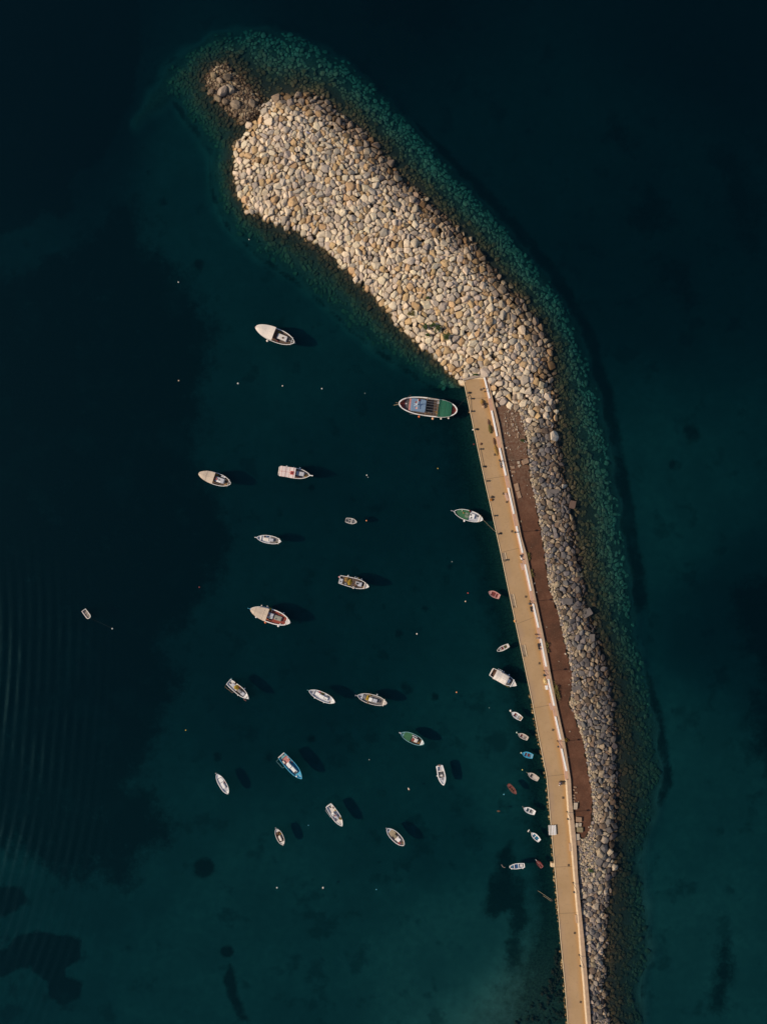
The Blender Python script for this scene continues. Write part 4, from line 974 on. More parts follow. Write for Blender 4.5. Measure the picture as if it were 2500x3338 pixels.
# ------------------------------------------------------------------ boats
def halfw(u, kind):
    if kind == 'caique':
        return max(0.0, 1-abs(u)**2.35)**.72 if u > 0 else max(0.0, 1-abs(u)**2.6)**.72
    if kind == 'round': return max(0.0, 1-abs(u)**(2.5 if u > 0 else 3.2))**.55
    if kind == 'transom': return 1-.20*u*u if u < 0 else max(0.0, 1-u**2.3)**.82
    if kind == 'dinghy': return 1-.30*u*u if u < 0 else max(0.0, 1-u**2.1)**.80
    if kind == 'raft': return 1-.06*u*u if u < .55 else (1-.06*.3)*max(0.0, 1-((u-.55)/.45)**2.6)**.55*.86+.14*(1-u)/.45
    return 1
def us(u0, u1, k=10): return [u0+(u1-u0)*i/k for i in range(k+1)]
class Boat:
    def __init__(s, name, label, bow, stern, beam, kind, hullm, railm, fb=.8, dz=.35, cat='boat', group='boats moored in the harbour', rail=.13):
        A, B = at(*stern, .4), at(*bow, .4); s.L = (B-A).length; s.hl = s.L/2; s.hw = beam*.05; s.kind = kind; s.fb = fb; s.dz = dz; s.rw = rail
        mid = (A+B)/2; s.rz = math.atan2(B.y-A.y, B.x-A.x); s.org = Vector((mid.x, mid.y, 0))
        s.t = empty(name, s.org, s.rz, label, cat, group)
        tr = kind in ('transom', 'dinghy', 'raft'); u0 = -1 if tr else -.995; u1 = .995
        st = sorted(set([u0, -.97, -.9, -.8]+us(-.7, .7, 14)+[.8, .88, .94, .975, u1])) if not tr else sorted(set(us(-1, .7, 17)+[.8, .88, .94, .975, u1]))
        s.st = st; s.tr = tr
        rings = []
        for u in st:
            w = max(.012, halfw(u, kind))*s.hw; z = s.zs(u); x = u*s.hl
            wl_ = w*.86; e = 1-.10*max(0, u)**3; kx = x*(.93 if u > 0 else (.97 if not tr else 1.0))
            rings.append([(x, w, z), (kx*.5+x*.5, wl_, .08), (kx, w*.45, -.35), (kx, -w*.45, -.35), (kx*.5+x*.5, -wl_, .08), (x, -w, z)])
        mb = MB(); mb.rings(rings, closed=False, cap0=False, cap1=False)
        if tr: mb.f.append(tuple(range(6)))
        mb.build('hull', hullm, s.t)
        path = [(u, 1) for u in st]+[(u, -1) for u in reversed(st)]
        rr = []
        for u, sg in path:
            w = max(.012, halfw(u, kind))*s.hw; x = u*s.hl; z = s.zs(u); wi = max(.0, w-s.rw)
            xi = x-(s.rw*.8 if u > .93 else 0)+(s.rw*.8 if u < -.93 else 0)
            rr.append([(x*1.004, sg*(w+.03), z-.07), (x*1.004, sg*(w+.03), z+.05), (xi, sg*wi, z+.05), (xi, sg*wi, min(z-.07, z))])
        n_ = len(rr); mb = MB(); vs = [p for r in rr for p in r]; fs = []
        for i in range(n_):
            k = (i+1) % n_
            for j in range(4): fs.append((i*4+j, i*4+(j+1) % 4, k*4+(j+1) % 4, k*4+j))
        mb.add(vs, fs); mb.build('gunwale', railm, s.t)
        # inner bulwark
        mb = MB(); vs = []; fs = []
        for sg in (1, -1):
            b0 = len(vs)
            for u in st:
                w = max(.01, halfw(u, kind)*s.hw-s.rw*.8); x = u*s.hl*.99; vs += [(x, sg*w, s.zs(u)), (x, sg*w*.97, s.dz-.02)]
            for i in range(len(st)-1): fs.append((b0+2*i, b0+2*i+1, b0+2*i+3, b0+2*i+2))
        mb.add(vs, fs); s.bul = mb.build('bulwark', railm, s.t)
    def zs(s, u): return s.fb*(1+.38*max(0, u)**2.2+(.18*max(0, -u)**2 if not (s.kind in ('transom', 'dinghy', 'raft')) else .05*max(0, -u)))
    def P(s, u, v): return (u*s.hl, v*s.hw)
    def deck(s, u0, u1, mat, z=None, name='deck', inset=.07, parent=None):
        z = s.dz if z is None else z; mb = MB(); a = us(u0, u1, 9); vs = []
        for u in a:
            w = max(.01, halfw(u, s.kind)*s.hw-inset); vs += [(u*s.hl, w, z), (u*s.hl, -w, z)]
        mb.add(vs, [(2*i, 2*i+1, 2*i+3, 2*i+2) for i in range(9)]); mb.add([(x, y, z_-.05) for x, y, z_ in vs], [(2*i, 2*i+2, 2*i+3, 2*i+1) for i in range(9)])
        mb.build(name, mat, s.t); return s
    def canopy(s, u0, u1, mat, z, rise=.22, inset=.02, ribs=0, ribm=None, name='canopy', sq=False):
        mb = MB(); a = us(u0, u1, 10); top = []; bot = []; K = 8
        for u in a:
            w = (max(.03, halfw(u, s.kind)) if not sq else 1)*s.hw*(1-inset)
            top.append([(u*s.hl, w*(1-2*j/K), z+rise*(1-abs(1-2*j/K)**1.6)+.06*math.cos(u*9)) for j in range(K+1)])
        rings = [r+[(x, y, z_-.05) for x, y, z_ in reversed(r)] for r in top]
        mb.rings(rings); c = mb.build(name, mat, s.t)
        for k in range(ribs):
            u = u0+(u1-u0)*(k+.5)/ribs if ribs > 1 else (u0+u1)/2; w = (halfw(u, s.kind) if not sq else 1)*s.hw*(1-inset)
            m2 = MB(); m2.tube([(u*s.hl, w*(1-2*j/K), z+rise*(1-abs(1-2*j/K)**1.6)+.06*math.cos(u*9)+.02) for j in range(K+1)], .05, 5); m2.build('rib', ribm or mat, c)
        m2 = MB(); m2.tube([(u*s.hl, 0, z+rise+.06*math.cos(u*9)+.015) for u in a], .045, 5); m2.build('ridge_bar', ribm or mat, c)
        for u in (u0+.06, u1-.1):
            for sg in (1, -1):
                w = (halfw(u, s.kind) if not sq else 1)*s.hw*(1-inset)*.96
                wb = max(.05, halfw(u, s.kind)*s.hw-.06); m2 = MB(); m2.tube([(u*s.hl, sg*wb, s.zs(u)), (u*s.hl, sg*w, z+.02)], .03, 5); m2.build('canopy_pole', STEEL, s.t)
        return s
    def house(s, u0, u1, v0, v1, h, mat, roofm=None, z=None, name='cabin', win=True, taper=.9, over=.06):
        z = s.dz if z is None else z; x0, y0 = s.P(u0, v0); x1, y1 = s.P(u1, v1); cx, cy = (x0+x1)/2, (y0+y1)/2; dx, dy = abs(x1-x0)/2, abs(y1-y0)/2
        def ring(f, zz): return [(cx-dx*f, cy-dy*f, zz), (cx+dx*f, cy-dy*f, zz), (cx+dx*f, cy+dy*f, zz), (cx-dx*f, cy+dy*f, zz)]
        mb = MB(); mb.rings([ring(1, z-.03), ring(taper, z+h)]); c = mb.build(name, mat, s.t)
        def rr(gx, gy, zz): return [(cx+sx_*(dx*taper+gx), cy+sy_*(dy*taper+gy), zz) for sx_, sy_ in ((-1, -.85), (-.85, -1), (.85, -1), (1, -.85), (1, .85), (.85, 1), (-.85, 1), (-1, .85))]
        mb = MB(); mb.rings([rr(over, over, z+h), rr(over, over, z+h+.06), rr(over-.12, over-.12, z+h+.11)]); mb.build('roof', roofm or mat, c)
        if win and h > .5:
            for sg in (1, -1):
                mb = MB(); mb.box((cx, cy+sg*(dy*(1-(1-taper)*.6)+.005), z+h*.62), (dx*1.2, .04, h*.3)); mb.build('window', GLASS, c)
            mb = MB(); mb.box((cx+dx*(1-(1-taper)*.6)+.005, cy, z+h*.62), (.04, dy*1.2, h*.3)); mb.build('windscreen', GLASS, c)
        return s
    def hatch(s, u, v, lx, ly, mat, z=None, h=.12, name='hatch'):
        z = s.dz if z is None else z; x, y = s.P(u, v); mb = MB(); mb.box((x, y, z+h/2), (lx, ly, h), 0, .03); mb.build(name, mat, s.t); return s
    def disc(s, u, v, r, mat, z=None, name='deck_ring', h=.05):
        z = s.dz if z is None else z; x, y = s.P(u, v); mb = MB(); mb.rings([[(x+q*math.cos(a*math.pi/6), y+q*math.sin(a*math.pi/6), zz) for a in range(12)] for q, zz in ((r, z), (r, z+h), (r*.8, z+h+.02))]); mb.build(name, mat, s.t); return s
    def thwart(s, u, mat, wd=.22, z=None):
        z = s.fb*.72 if z is None else z; w = halfw(u, s.kind)*s.hw-.04; mb = MB(); mb.box((u*s.hl, 0, z), (wd, 2*w, .05), 0, .01); mb.build('thwart', mat, s.t); return s
    def sprit(s, ln, mat, end=1, wd=.13, fork=False, dz=.05):
        z = s.zs(end*.98)+dz; x = end*s.hl*.97; mb = MB(); mb.box((x+end*ln/2, 0, z), (ln, wd, .08), 0, .02)
        if fork: mb.tube([(x+end*ln*.5, 0, z+.05), (x+end*ln*1.1, .28, z+.12)], .04); mb.tube([(x+end*ln*.5, 0, z+.05), (x+end*ln*1.1, -.1, z+.12)], .04)
        mb.build('bowsprit' if end > 0 else 'stern_post', mat, s.t); return s
    def beam(s, u, mat, over=.25, r=.07, z=None):
        w = halfw(u, s.kind)*s.hw+over; z = s.zs(u)+.1 if z is None else z; mb = MB(); mb.tube([(u*s.hl, -w, z), (u*s.hl, w, z)], r, 6); mb.build('cross_beam', mat, s.t); return s
    def mast(s, u, v, h, mat, r=.06, arms=()):
        x, y = s.P(u, v); mb = MB(); mb.tube([(x, y, s.dz), (x, y, s.dz+h)], r, 7, r*.6)
        for dx, dy, zz in arms: mb.tube([(x, y, s.dz+zz), (x+dx, y+dy, s.dz+zz+.1)], r*.7, 5)
        mb.build('mast', mat, s.t); return s
    def frame(s, pts, r, mat, name='rail'):
        mb = MB(); mb.tube([(*s.P(u, v), z) for u, v, z in pts], r, 5); mb.build(name, mat, s.t); return s
    def tiller(s, mat):
        x = -s.hl; mb = MB(); mb.tube([(x*.99, 0, s.zs(-1)+.15), (x*.74, .06, s.zs(-1)+.3)], .05, 6); mb.box((x-.12, 0, .25), (.22, .07, 1.0), 0, .02); mb.build('rudder', mat, s.t); return s
    def world(s, u, v, z):
        x, y = s.P(u, v); c, sn = math.cos(s.rz), math.sin(s.rz); return (s.org.x+x*c-y*sn, s.org.y+x*sn+y*c, z)
    # --- things lying in or hanging on the boat
    def heap(s, u, v, lx, ly, h, mat, label, name='net_heap', cat='net', z=None, lump=.25):
        o = heap(name, 0, 0, 0, lx, ly, h, s.rz, mat, label, cat, 'gear lying in the boats', lump, None, s.world(u, v, s.dz if z is None else z)); return s
    def fender(s, u, sg, mat, label, r=.24, ln=1.0):
        x, y, z = s.world(u, 0, .32); w = halfw(u, s.kind)*s.hw+r*.9; c, sn = math.cos(s.rz), math.sin(s.rz)
        x -= sn*sg*w; y += c*sg*w; mb = MB(); mb.ball((0, 0, 0), r, (1, 1, ln), 10, 7); mb.tube([(0, 0, r*ln*.9), (sn*sg*r*.8, -c*sg*r*.8, s.zs(u)-.3)], .03, 5)
        tag(mb.build('fender', mat, None, (x, y, z), True), label, 'fender', 'fenders hanging on boats'); return s
    def ring(s, u, v, z, mat, label, r=.34):
        mb = MB(); mb.torus((0, 0, .07), r, .10, 16, 6); tag(mb.build('life_ring', mat, None, s.world(u, v, z), True), label, 'life ring', 'life rings on the boats'); return s
    def bucket(s, u, v, mat, label, r=.2, h=.32, z=None):
        mb = MB(); mb.rings([[(q*math.cos(a*math.pi/5), q*math.sin(a*math.pi/5), zz) for a in range(10)] for q, zz in ((r*.8, 0), (r, h), (r*.85, h), (r*.7, h*.4))]); tag(mb.build('bucket', mat, None, s.world(u, v, s.dz if z is None else z)), label, 'bucket', 'gear lying in the boats'); return s
    def crate(s, u, v, lx, ly, h, mat, label, z=None):
        mb = MB(); x, y, zz = s.world(u, v, s.dz if z is None else z); a, b2 = lx/2, ly/2
        mb.prism([(-a, -b2), (a, -b2), (a, b2), (-a, b2)], 0, .06)
        for q in ((0, b2-.03, lx, .05), (0, -b2+.03, lx, .05), (a-.03, 0, .05, ly-.12), (-a+.03, 0, .05, ly-.12)): mb.box((q[0], q[1], h/2+.03), (q[2], q[3], h))
        o = mb.build('crate', mat, None, (x, y, zz)); o.rotation_euler = (0, 0, s.rz); tag(o, label, 'crate', 'gear lying in the boats'); return s

WOODDK = paint('worn_deck_planks', (.24, .16, .12), .8, .35, 3); GREYDK = paint('worn_grey_deck', (.20, .185, .19), .8, .35, 3); DARKDK = paint('dark_deck', (.075, .055, .05), .8, .4, 3); CLUT = paint('cluttered_dark_planks', (.11, .075, .06), .85, .5, 4)

# 1 caique with a big cream awning, nearest to the mound
B = Boat('fishing_caique', 'caique with large cream awning over its fore half, moored nearest the rubble mound', (834, 1068), (961, 1118), 45, 'caique', WHITE, WHITE, .95, .45)
B.deck(-.97, -.05, CLUT).deck(-.05, .97, BROWN).canopy(.03, .93, CREAM, 2.3, .25, .02, 0).house(-.62, -.12, -.42, .36, .8, LGREY, OFFW).hatch(-.75, -.15, 1.1, 1.3, DARK, h=.6, name='engine_box').tiller(WHITE).sprit(.5, BROWN).beam(-.86, WHITE, .3).mast(-.35, .1, 2.2, STEEL)
B.disc(-.42, .0, .32, BROWN, 1.38, 'vent').heap(-.15, -.6, .9, .6, .35, YELLOW, 'yellow net bundle beside the awning of the northernmost caique').heap(-.2, .62, 1.0, .7, .4, DRED, 'dark red heap on the harbour side of the northernmost caique').bucket(-.2, -.2, DBLUE, 'blue tub at the awning edge of the northernmost caique', .3).fender(.25, 1, CREAM, 'round cream fender on the caique with the cream awning', .42, 1)

# 2 large trawler by the pier
B = Boat('fishing_trawler', 'large blue roofed trawler with green tarpaulin lying off the pier head', (1299, 1316), (1489, 1340), 60, 'round', WHITE, WHITE, 1.5, .7, rail=.28)
B.deck(-.97, -.83, MAROON, .98, 'aft_deck').deck(-.83, -.68, DGREY, .7).deck(-.68, -.25, DARKDK, .72).deck(-.25, .12, CLUT, .7).deck(.12, .66, DARKDK, .74).deck(.66, .8, DGREY, .78).deck(.8, .97, MAROON, .98, 'fore_deck')
B.house(.08, .58, -.66, .66, 1.9, LGREY, BLUE, .72, 'wheelhouse', True, .97, .1)
B.house(.585, .64, -.64, .64, .9, PINK, PINK, 1.6, 'windscreen_hood', False, .95, .05)
B.canopy(-.80, -.36, DGREEN, 1.75, .2, .03, 3, DGREEN, 'tarpaulin')
for u in (-.32, .06): B.frame([(u, -.93, 1.4), (u, -.9, 2.4), (u, .9, 2.4), (u, .93, 1.4)], .08, TAN, 'gallows_frame')
for v in (-.8, -.55, -.3, 0, .3, .6): B.frame([(-.32, v, 2.4), (.06, v, 2.4)], .045, STEEL, 'awning_rail')
B.frame([(-.3, -.92, 2.42), (.05, -.92, 2.42)], .09, TAN, 'awning_rail')
B.mast(.38, -.05, 4.4, WHITE, .13, ((-.1, 1.5, 2.8), (-.2, -1.6, 2.6), (1.0, .1, 3.6), (.9, .8, 3.4))).sprit(1.3, TAN, 1, .1, False, 0)
B.frame([(.92, -.1, 2.0), (.62, -1.05, 2.2)], .06, BROWN, 'boom').frame([(.6, 1.0, 1.7), (.1, .98, 1.7)], .035, STEEL, 'rail')
B.disc(.33, -.55, .42, DRED, 2.74, 'roof_ring').disc(.38, .33, .38, PINK, 2.74, 'roof_ring').disc(.42, -.3, .3, MAROON, 2.74, 'roof_ring').hatch(.74, -.1, .5, .4, LGREY, .78).hatch(-.34, -.62, .8, .7, LGREY, .72, .5, 'locker').heap(-.33, .45, 1.1, .8, .4, OCHRE, 'ochre netting on the deck of the big trawler').heap(-.05, .5, .8, .6, .35, TAN, 'tan coil amidships on the big trawler', 'rope_coil', 'coil')
B.fender(.25, 1, ORANGE, 'orange brown fender on the harbour side of the big trawler', .4).fender(-.22, 1, paint('peach_fender', (.75, .42, .25)), 'peach fender amidships on the big trawler', .45).fender(-.5, 1, CREAM, 'cream fender near the tarpaulin of the big trawler', .32).fender(-.75, 1, CREAM, 'cream fender close to the stern of the big trawler', .34)

# 3 beige awning caique
B = Boat('fishing_caique', 'caique with beige awning and orange ring on its cabin, westernmost of the awning boats', (650, 1543), (754, 1577), 39, 'caique', WHITE, WHITE, .85, .4)
B.deck(-.97, .0, CLUT).deck(0, .97, BROWN).canopy(.02, .95, BEIGE, 2.0, .25, .03, 1).house(-.60, -.03, -.42, .40, 1.0, OFFW, LGREY).deck(-.8, -.62, TAN, .42, 'side_deck').tiller(BROWN).beam(-.85, WHITE, .3).sprit(.25, STEEL)
B.ring(-.1, -.05, 1.52, ORANGE, 'orange ring on the cabin of the beige awning caique', .36).disc(-.3, 0, .28, DGREY, 1.5, 'vent').hatch(-.3, .25, 1.3, .6, WHITE, 1.5, .06, 'roof_box').heap(-.05, -.7, .8, .5, .4, YELLOW, 'yellow and black buoy bundle beside the beige awning').hatch(-.38, -.7, .7, .45, LGREY, .4, .4, 'locker').hatch(-.52, -.7, .6, .5, LGREY, .4, .4, 'locker').bucket(-.78, .35, YELLOW, 'yellow bucket at the stern of the beige awning caique').heap(-.72, -.1, .9, .7, .3, DARK, 'dark netting aft of the cabin of the beige awning caique')

# 4 square awning boat, bow to the right
B = Boat('fishing_boat', 'square awning boat with red hatch on its pinkish panelled roof', (1012, 1550), (910, 1535), 34, 'transom', WHITE, WHITE, .85, .4)
B.deck(-.99, .12, BROWN).deck(.12, .95, GREYDK).canopy(-.90, .08, PINKW, 2.1, .1, .02, 4, PINK, 'canopy', True).house(.1, .62, -.34, .42, .85, LGREY, LGREY).hatch(-.12, -.05, 1.1, 1.1, RED, 2.2, .14, 'roof_hatch').hatch(-.12, -.05, .5, .5, IRON, 2.34, .05, 'hatch_glass').hatch(.28, 0, .16, 1.3, DARK, 1.36, .04, 'roof_gap').sprit(1.1, WHITE, 1, .3).hatch(-.985, .1, .35, 2.2, CREAM, .9, .1, 'stern_board')
B.heap(.72, -.15, .9, .9, .4, OCHRE, 'ochre netting in the bow of the square awning boat').heap(.22, -.66, 1.4, .5, .3, paint('salmon_cloth', (.6, .3, .22)), 'salmon coloured cloth beside the cabin of the square awning boat', 'cloth', 'cloth').fender(-.55, 1, WHITE, 'white fender on the square awning boat, aft', .27).fender(-.12, 1, WHITE, 'small white fender on the square awning boat, amidships', .18).fender(.28, 1, WHITE, 'white fender on the square awning boat, forward', .3)

# 5 green decked caique tied to the pier
B = Boat('fishing_caique', 'caique with green fore deck and white stern tied to the pier', (1479, 1667), (1573, 1694), 34, 'caique', WHITE, WHITE, .8, .5)
B.deck(-.97, -.05, LGREY, .42).deck(-.05, .97, GREEN, .62, 'fore_deck').hatch(.12, -.28, 1.0, .7, paint('greyish_green_hatch', (.2, .25, .2)), .62).hatch(.10, .25, 1.2, .8, paint('greyish_green_hatch', (.2, .25, .2)), .62).house(-.42, -.08, -.55, .35, .45, LGREY, WHITE, .42, 'engine_cover', False).disc(-.14, -.25, .3, DGREY, .98, 'vent').disc(-.22, .25, .26, DGREY, .98, 'vent').sprit(1.2, LGREY, 1, .16).tiller(WHITE).beam(-.78, TAN, .25).hatch(-.62, -.38, .9, .5, DGREY, .42, .3, 'locker')
B.deck(-.95, -.7, WHITE, .75, 'stern_deck').heap(-.02, -.88, .8, .6, .4, DRED, 'dark red bundle on the rail of the green decked caique', 'bundle', 'bundle', .8).heap(.35, -.25, .6, .5, .2, OCHRE, 'ochre scraps on the green fore deck', 'net_heap', 'net', .62).bucket(.5, -.55, CREAM, 'cream pot on the green fore deck', .18, .25, .62).fender(.15, 1, WHITE, 'round white fender on the green decked caique', .36, 1)
rope(sag(B.world(-1, 0, .9), at(1617, 1736, DZ+.2), .2), 'stern line from the green decked caique to the pier', .035)

# 6 slim white caique
B = Boat('fishing_caique', 'slim white caique with grey deck and black deck ring, left of the tiny dinghy', (838, 1752), (917, 1765), 26, 'caique', WHITE, WHITE, .7, .35)
B.deck(-.97, -.1, GREYDK).deck(-.1, .62, LGREY).deck(.62, .97, WHITE, .62, 'fore_deck').disc(.78, 0, .24, DARK, .62).house(-.02, .42, -.3, .42, .45, WHITE, CREAM, .35, 'cabin', False).house(-.38, -.05, -.38, .36, .5, LGREY, LGREY, .35, 'engine_cover', False).sprit(.8, WHITE).tiller(WHITE).beam(-.82, CREAM, .35).disc(1.09, 0, .16, WHITE, .9, 'sprit_ball', .2)
B.deck(-.97, -.78, WHITE, .6, 'stern_deck').heap(.38, -.62, .5, .8, .3, BROWN, 'brown bundle forward in the slim white caique').heap(.14, -.7, 1.0, .5, .3, DBLUE, 'dark blue bundle along the rail of the slim white caique', 'bundle', 'bundle').heap(-.7, .45, .6, .5, .25, OLIVE, 'olive scraps at the stern of the slim white caique')

# 7 tiny dinghy in the middle
B = Boat('rowing_dinghy', 'tiny grey dinghy with white rim and oars, alone in mid harbour', (1163, 1702), (1127, 1695), 18, 'dinghy', OFFW, OFFW, .42, .12, 'dinghy', 'small rowing boats')
B.deck(-.98, .9, DGREY, None, 'floor').deck(.5, .97, GREY, .38, 'fore_deck').thwart(.05, OFFW).thwart(.25, GREY).frame([(-.75, .3, .4), (.1, .0, .46)], .05, OFFW, 'oar').frame([(-.8, -.62, .4), (.2, -.5, .46)], .05, OFFW, 'oar')

# 8 ochre net boat
B = Boat('fishing_boat', 'grey boat with ochre nets heaped aft and life ring on its rail', (1203, 1912), (1107, 1888), 32, 'transom', OFFW, WHITE, .85, .4)
B.deck(-.99, .0, DARKDK).deck(0, .7, CLUT).deck(.66, .97, OFFW, .95, 'fore_deck').house(.08, .52, -.38, .45, .95, OFFW, LGREY).hatch(.2, .1, .9, .5, DARK, 1.48, .05, 'roof_window').hatch(.32, .3, .3, .7, GREY, 1.48, .05, 'roof_window').hatch(.12, -.3, 1.1, .5, BROWN, 1.48, .06, 'roof_window').hatch(-.86, -.25, .9, 1.5, LGREY, .55, .3, 'stern_locker').hatch(-.88, -.35, .35, .35, DARK, .85, .05, 'locker_hole')
for u in (-.7, -.12): B.frame([(u, -.97, 1.0), (u, -.95, 2.0), (u, .95, 2.0), (u, .97, 1.0)], .045, TAN, 'net_frame')
B.heap(-.52, .25, 1.6, 1.6, .6, OCHRE, 'ochre nets heaped at the stern of the grey net boat').heap(-.32, -.1, 1.5, 2.0, .7, YELLOW, 'golden nets heaped amidships in the grey net boat').heap(-.5, -.6, 1.1, .7, .4, GREY, 'grey netting on the near side of the grey net boat').heap(.68, -.35, .9, .9, .4, TAN, 'tan netting by the bow of the grey net boat').beam(.74, BROWN, .3)
B.ring(.02, -.93, 1.0, CREAM, 'cream life ring on the rail of the grey net boat', .3).fender(-.5, 1, WHITE, 'white fender aft on the grey net boat', .28).fender(-.03, 1, LGREY, 'grey fender amidships on the grey net boat', .26).fender(.12, 1, CREAM, 'cream fender amidships on the grey net boat', .22).fender(.22, 1, YELLOW, 'yellow fender on the grey net boat', .24).fender(.42, 1, LGREY, 'grey fender forward on the grey net boat', .28)
mb = MB(); mb.ball((0, 0, 0), .27, (1, 1, 1), 10, 7); tag(mb.build('float', paint('pink_float', (.75, .3, .32), .4), None, B.world(-1.06, .45, .7), True), 'pinkish red float on the stern of the grey net boat', 'float')

# 9 big caique with maroon deck
B = Boat('fishing_caique', 'big caique with maroon deck, beige awning and many white fenders', (818, 1984), (947, 2029), 46, 'caique', WHITE, WHITE, .95, .45, rail=.24)
B.deck(-.97, .12, MAROON).deck(.12, .97, BROWN).canopy(.13, .95, BEIGE, 2.0, .2, .06, 2).house(-.16, .22, -.42, .36, .9, LGREY, LGREY).house(-.56, -.2, -.36, .30, .55, OFFW, paint('grey_green_cover', (.3, .31, .27)), None, 'engine_cover', False).sprit(1.1, SKYB, 1, .12).tiller(WHITE).deck(-.96, -.78, WHITE, .8, 'stern_deck').beam(-.84, BROWN, .15).mast(.0, .1, 2.6, STEEL).frame([(0, .9, 1.1), (0, -.9, 1.5)], .04, STEEL).disc(-.30, .1, .25, DGREY, 1.12, 'vent').disc(-.02, .24, .2, GREEN, 1.46, 'vent')
B.ring(.09, -.05, 1.47, ORANGE, 'orange ring on the cabin of the maroon decked caique', .34).heap(.0, .64, 1.4, .5, .3, paint('orange_cloth', (.5, .14, .05)), 'orange cloth beside the cabin of the maroon decked caique', 'cloth', 'cloth').heap(.1, -.9, .9, .8, .4, YELLOW, 'yellow bundle on the rail of the maroon decked caique', 'net_heap', 'net', .9).heap(-.42, -.72, .8, .6, .3, OLIVE, 'olive netting on the far side deck of the maroon decked caique').heap(-.68, -.58, 1.3, .5, .3, TAN, 'tan cloths along the stern rail of the maroon decked caique', 'cloth', 'cloth').bucket(-.68, .15, PINK, 'pinkish bucket on the maroon deck').heap(-.58, .66, .6, .5, .4, CREAM, 'cream bag at the stern of the maroon decked caique', 'bag', 'bag')
B.fender(.55, -1, CREAM, 'cream fender at the bow of the maroon decked caique, far side', .26).fender(.28, -1, CREAM, 'cream fender beside the awning of the maroon decked caique, far side', .28).fender(-.55, -1, LGREY, 'greyish fender near the stern of the maroon decked caique', .28).fender(.62, 1, WHITE, 'white fender at the bow of the maroon decked caique, near side', .32).fender(.12, 1, ORANGE, 'round orange fender on the maroon decked caique', .4).fender(-.52, 1, WHITE, 'white fender near the stern of the maroon decked caique, near side', .4)

# 10 yellow net boat
B = Boat('fishing_boat', 'white boat with bright yellow nets and outrigger rails', (812, 2276), (746, 2221), 27, 'transom', WHITE, WHITE, .8, .4)
B.deck(-.99, -.1, OFFW).deck(-.1, .75, CLUT).deck(.62, .97, WHITE, .85, 'fore_deck').house(-.02, .26, -.3, .3, .8, OFFW, GREY).house(.28, .58, -.42, .36, .5, LGREY, LGREY, None, 'engine_cover', False).hatch(-.8, .0, .55, .45, DARK, .42, .12).hatch(-.55, .05, 1.3, 1.0, LGREY, .42, .2, 'locker').frame([(-.95, -1.0, .9), (-.95, -1.45, 1.0), (-.2, -1.4, 1.0), (-.2, -1.0, .9)], .05, TAN, 'outrigger').frame([(-.58, -1.0, .9), (-.58, -1.42, 1.0)], .04, TAN, 'outrigger').sprit(.4, LGREY, 1, .1).frame([(.75, -.9, 1.0), (.98, -.8, 1.1)], .06, PINK, 'boom').beam(.82, BROWN, .1)
B.heap(-.25, .15, 1.7, 1.6, .7, YELLOW, 'bright yellow nets heaped in the white outrigger boat').heap(-.1, .66, .6, .5, .3, ORANGE, 'orange float bundle by the yellow nets', 'bundle', 'bundle').heap(-.5, .85, .7, .5, .3, BROWN, 'brown bundle on the rail by the yellow nets', 'bundle', 'bundle', .8).heap(.62, .2, .7, .5, .3, TEAL, 'greenish scraps near the bow of the white outrigger boat').fender(.28, 1, LGREY, 'pale grey fender on the white outrigger boat', .28).fender(.22, -1, WHITE, 'white fender on the white outrigger boat', .2).fender(-.97, 1, TEAL, 'teal fender at the stern of the white outrigger boat', .2)

# 11, 12 the pair of caiques in mid harbour
B = Boat('fishing_caique', 'white caique with pale cabin and dark gear along its far rail, left of a pair', (1008, 2250), (1092, 2289), 29, 'caique', WHITE, WHITE, .75, .35)
B.deck(-.97, .6, LGREY).deck(.6, .97, LGREY, .68, 'fore_deck').disc(.76, .0, .24, DARK, .68).hatch(.35, -.1, 1.4, 1.0, WHITE, .35, .35, 'locker').house(-.18, .18, -.3, .36, .5, WHITE, WHITE, .35, 'cabin', False).house(-.45, -.2, -.26, .34, .4, LGREY, WHITE, .35, 'engine_cover', False).hatch(-.3, .2, .7, .22, DARK, .82, .04, 'roof_gap').sprit(.75, TEAL, 1, .14).tiller(LGREY).deck(-.96, -.72, WHITE, .62, 'stern_deck')
B.heap(.26, -.72, .8, .5, .3, RED, 'red bundle on the far rail of the left caique of the pair', 'bundle', 'bundle').heap(.02, -.62, 1.3, .7, .35, OLIVE, 'olive and yellow netting in the left caique of the pair').heap(-.42, -.66, 1.2, .6, .35, DGREY, 'dark netting along the far rail of the left caique of the pair').heap(-.72, .45, 1.0, .5, .25, TAN, 'tan scraps on the near rail of the left caique of the pair').fender(.42, 1, WHITE, 'white fender forward on the left caique of the pair', .22).fender(-.3, 1, WHITE, 'white fender aft on the left caique of the pair', .2)
B = Boat('fishing_caique', 'caique with golden net heap before a white cabin, right of a pair', (1165, 2266), (1261, 2292), 32, 'caique', OFFW, OFFW, .78, .35)
B.deck(-.97, .62, GREYDK).deck(.62, .97, LGREY, .7, 'fore_deck').disc(.78, 0, .25, DARK, .7).house(-.02, .2, -.3, .45, .6, WHITE, WHITE, .35, 'cabin', False).house(-.35, -.06, -.28, .42, .6, LGREY, LGREY, .35, 'engine_cover', False).sprit(.8, LGREY, 1, .14, True).tiller(CREAM).deck(-.95, -.74, CREAM, .65, 'stern_deck').beam(-.8, CREAM, .35)
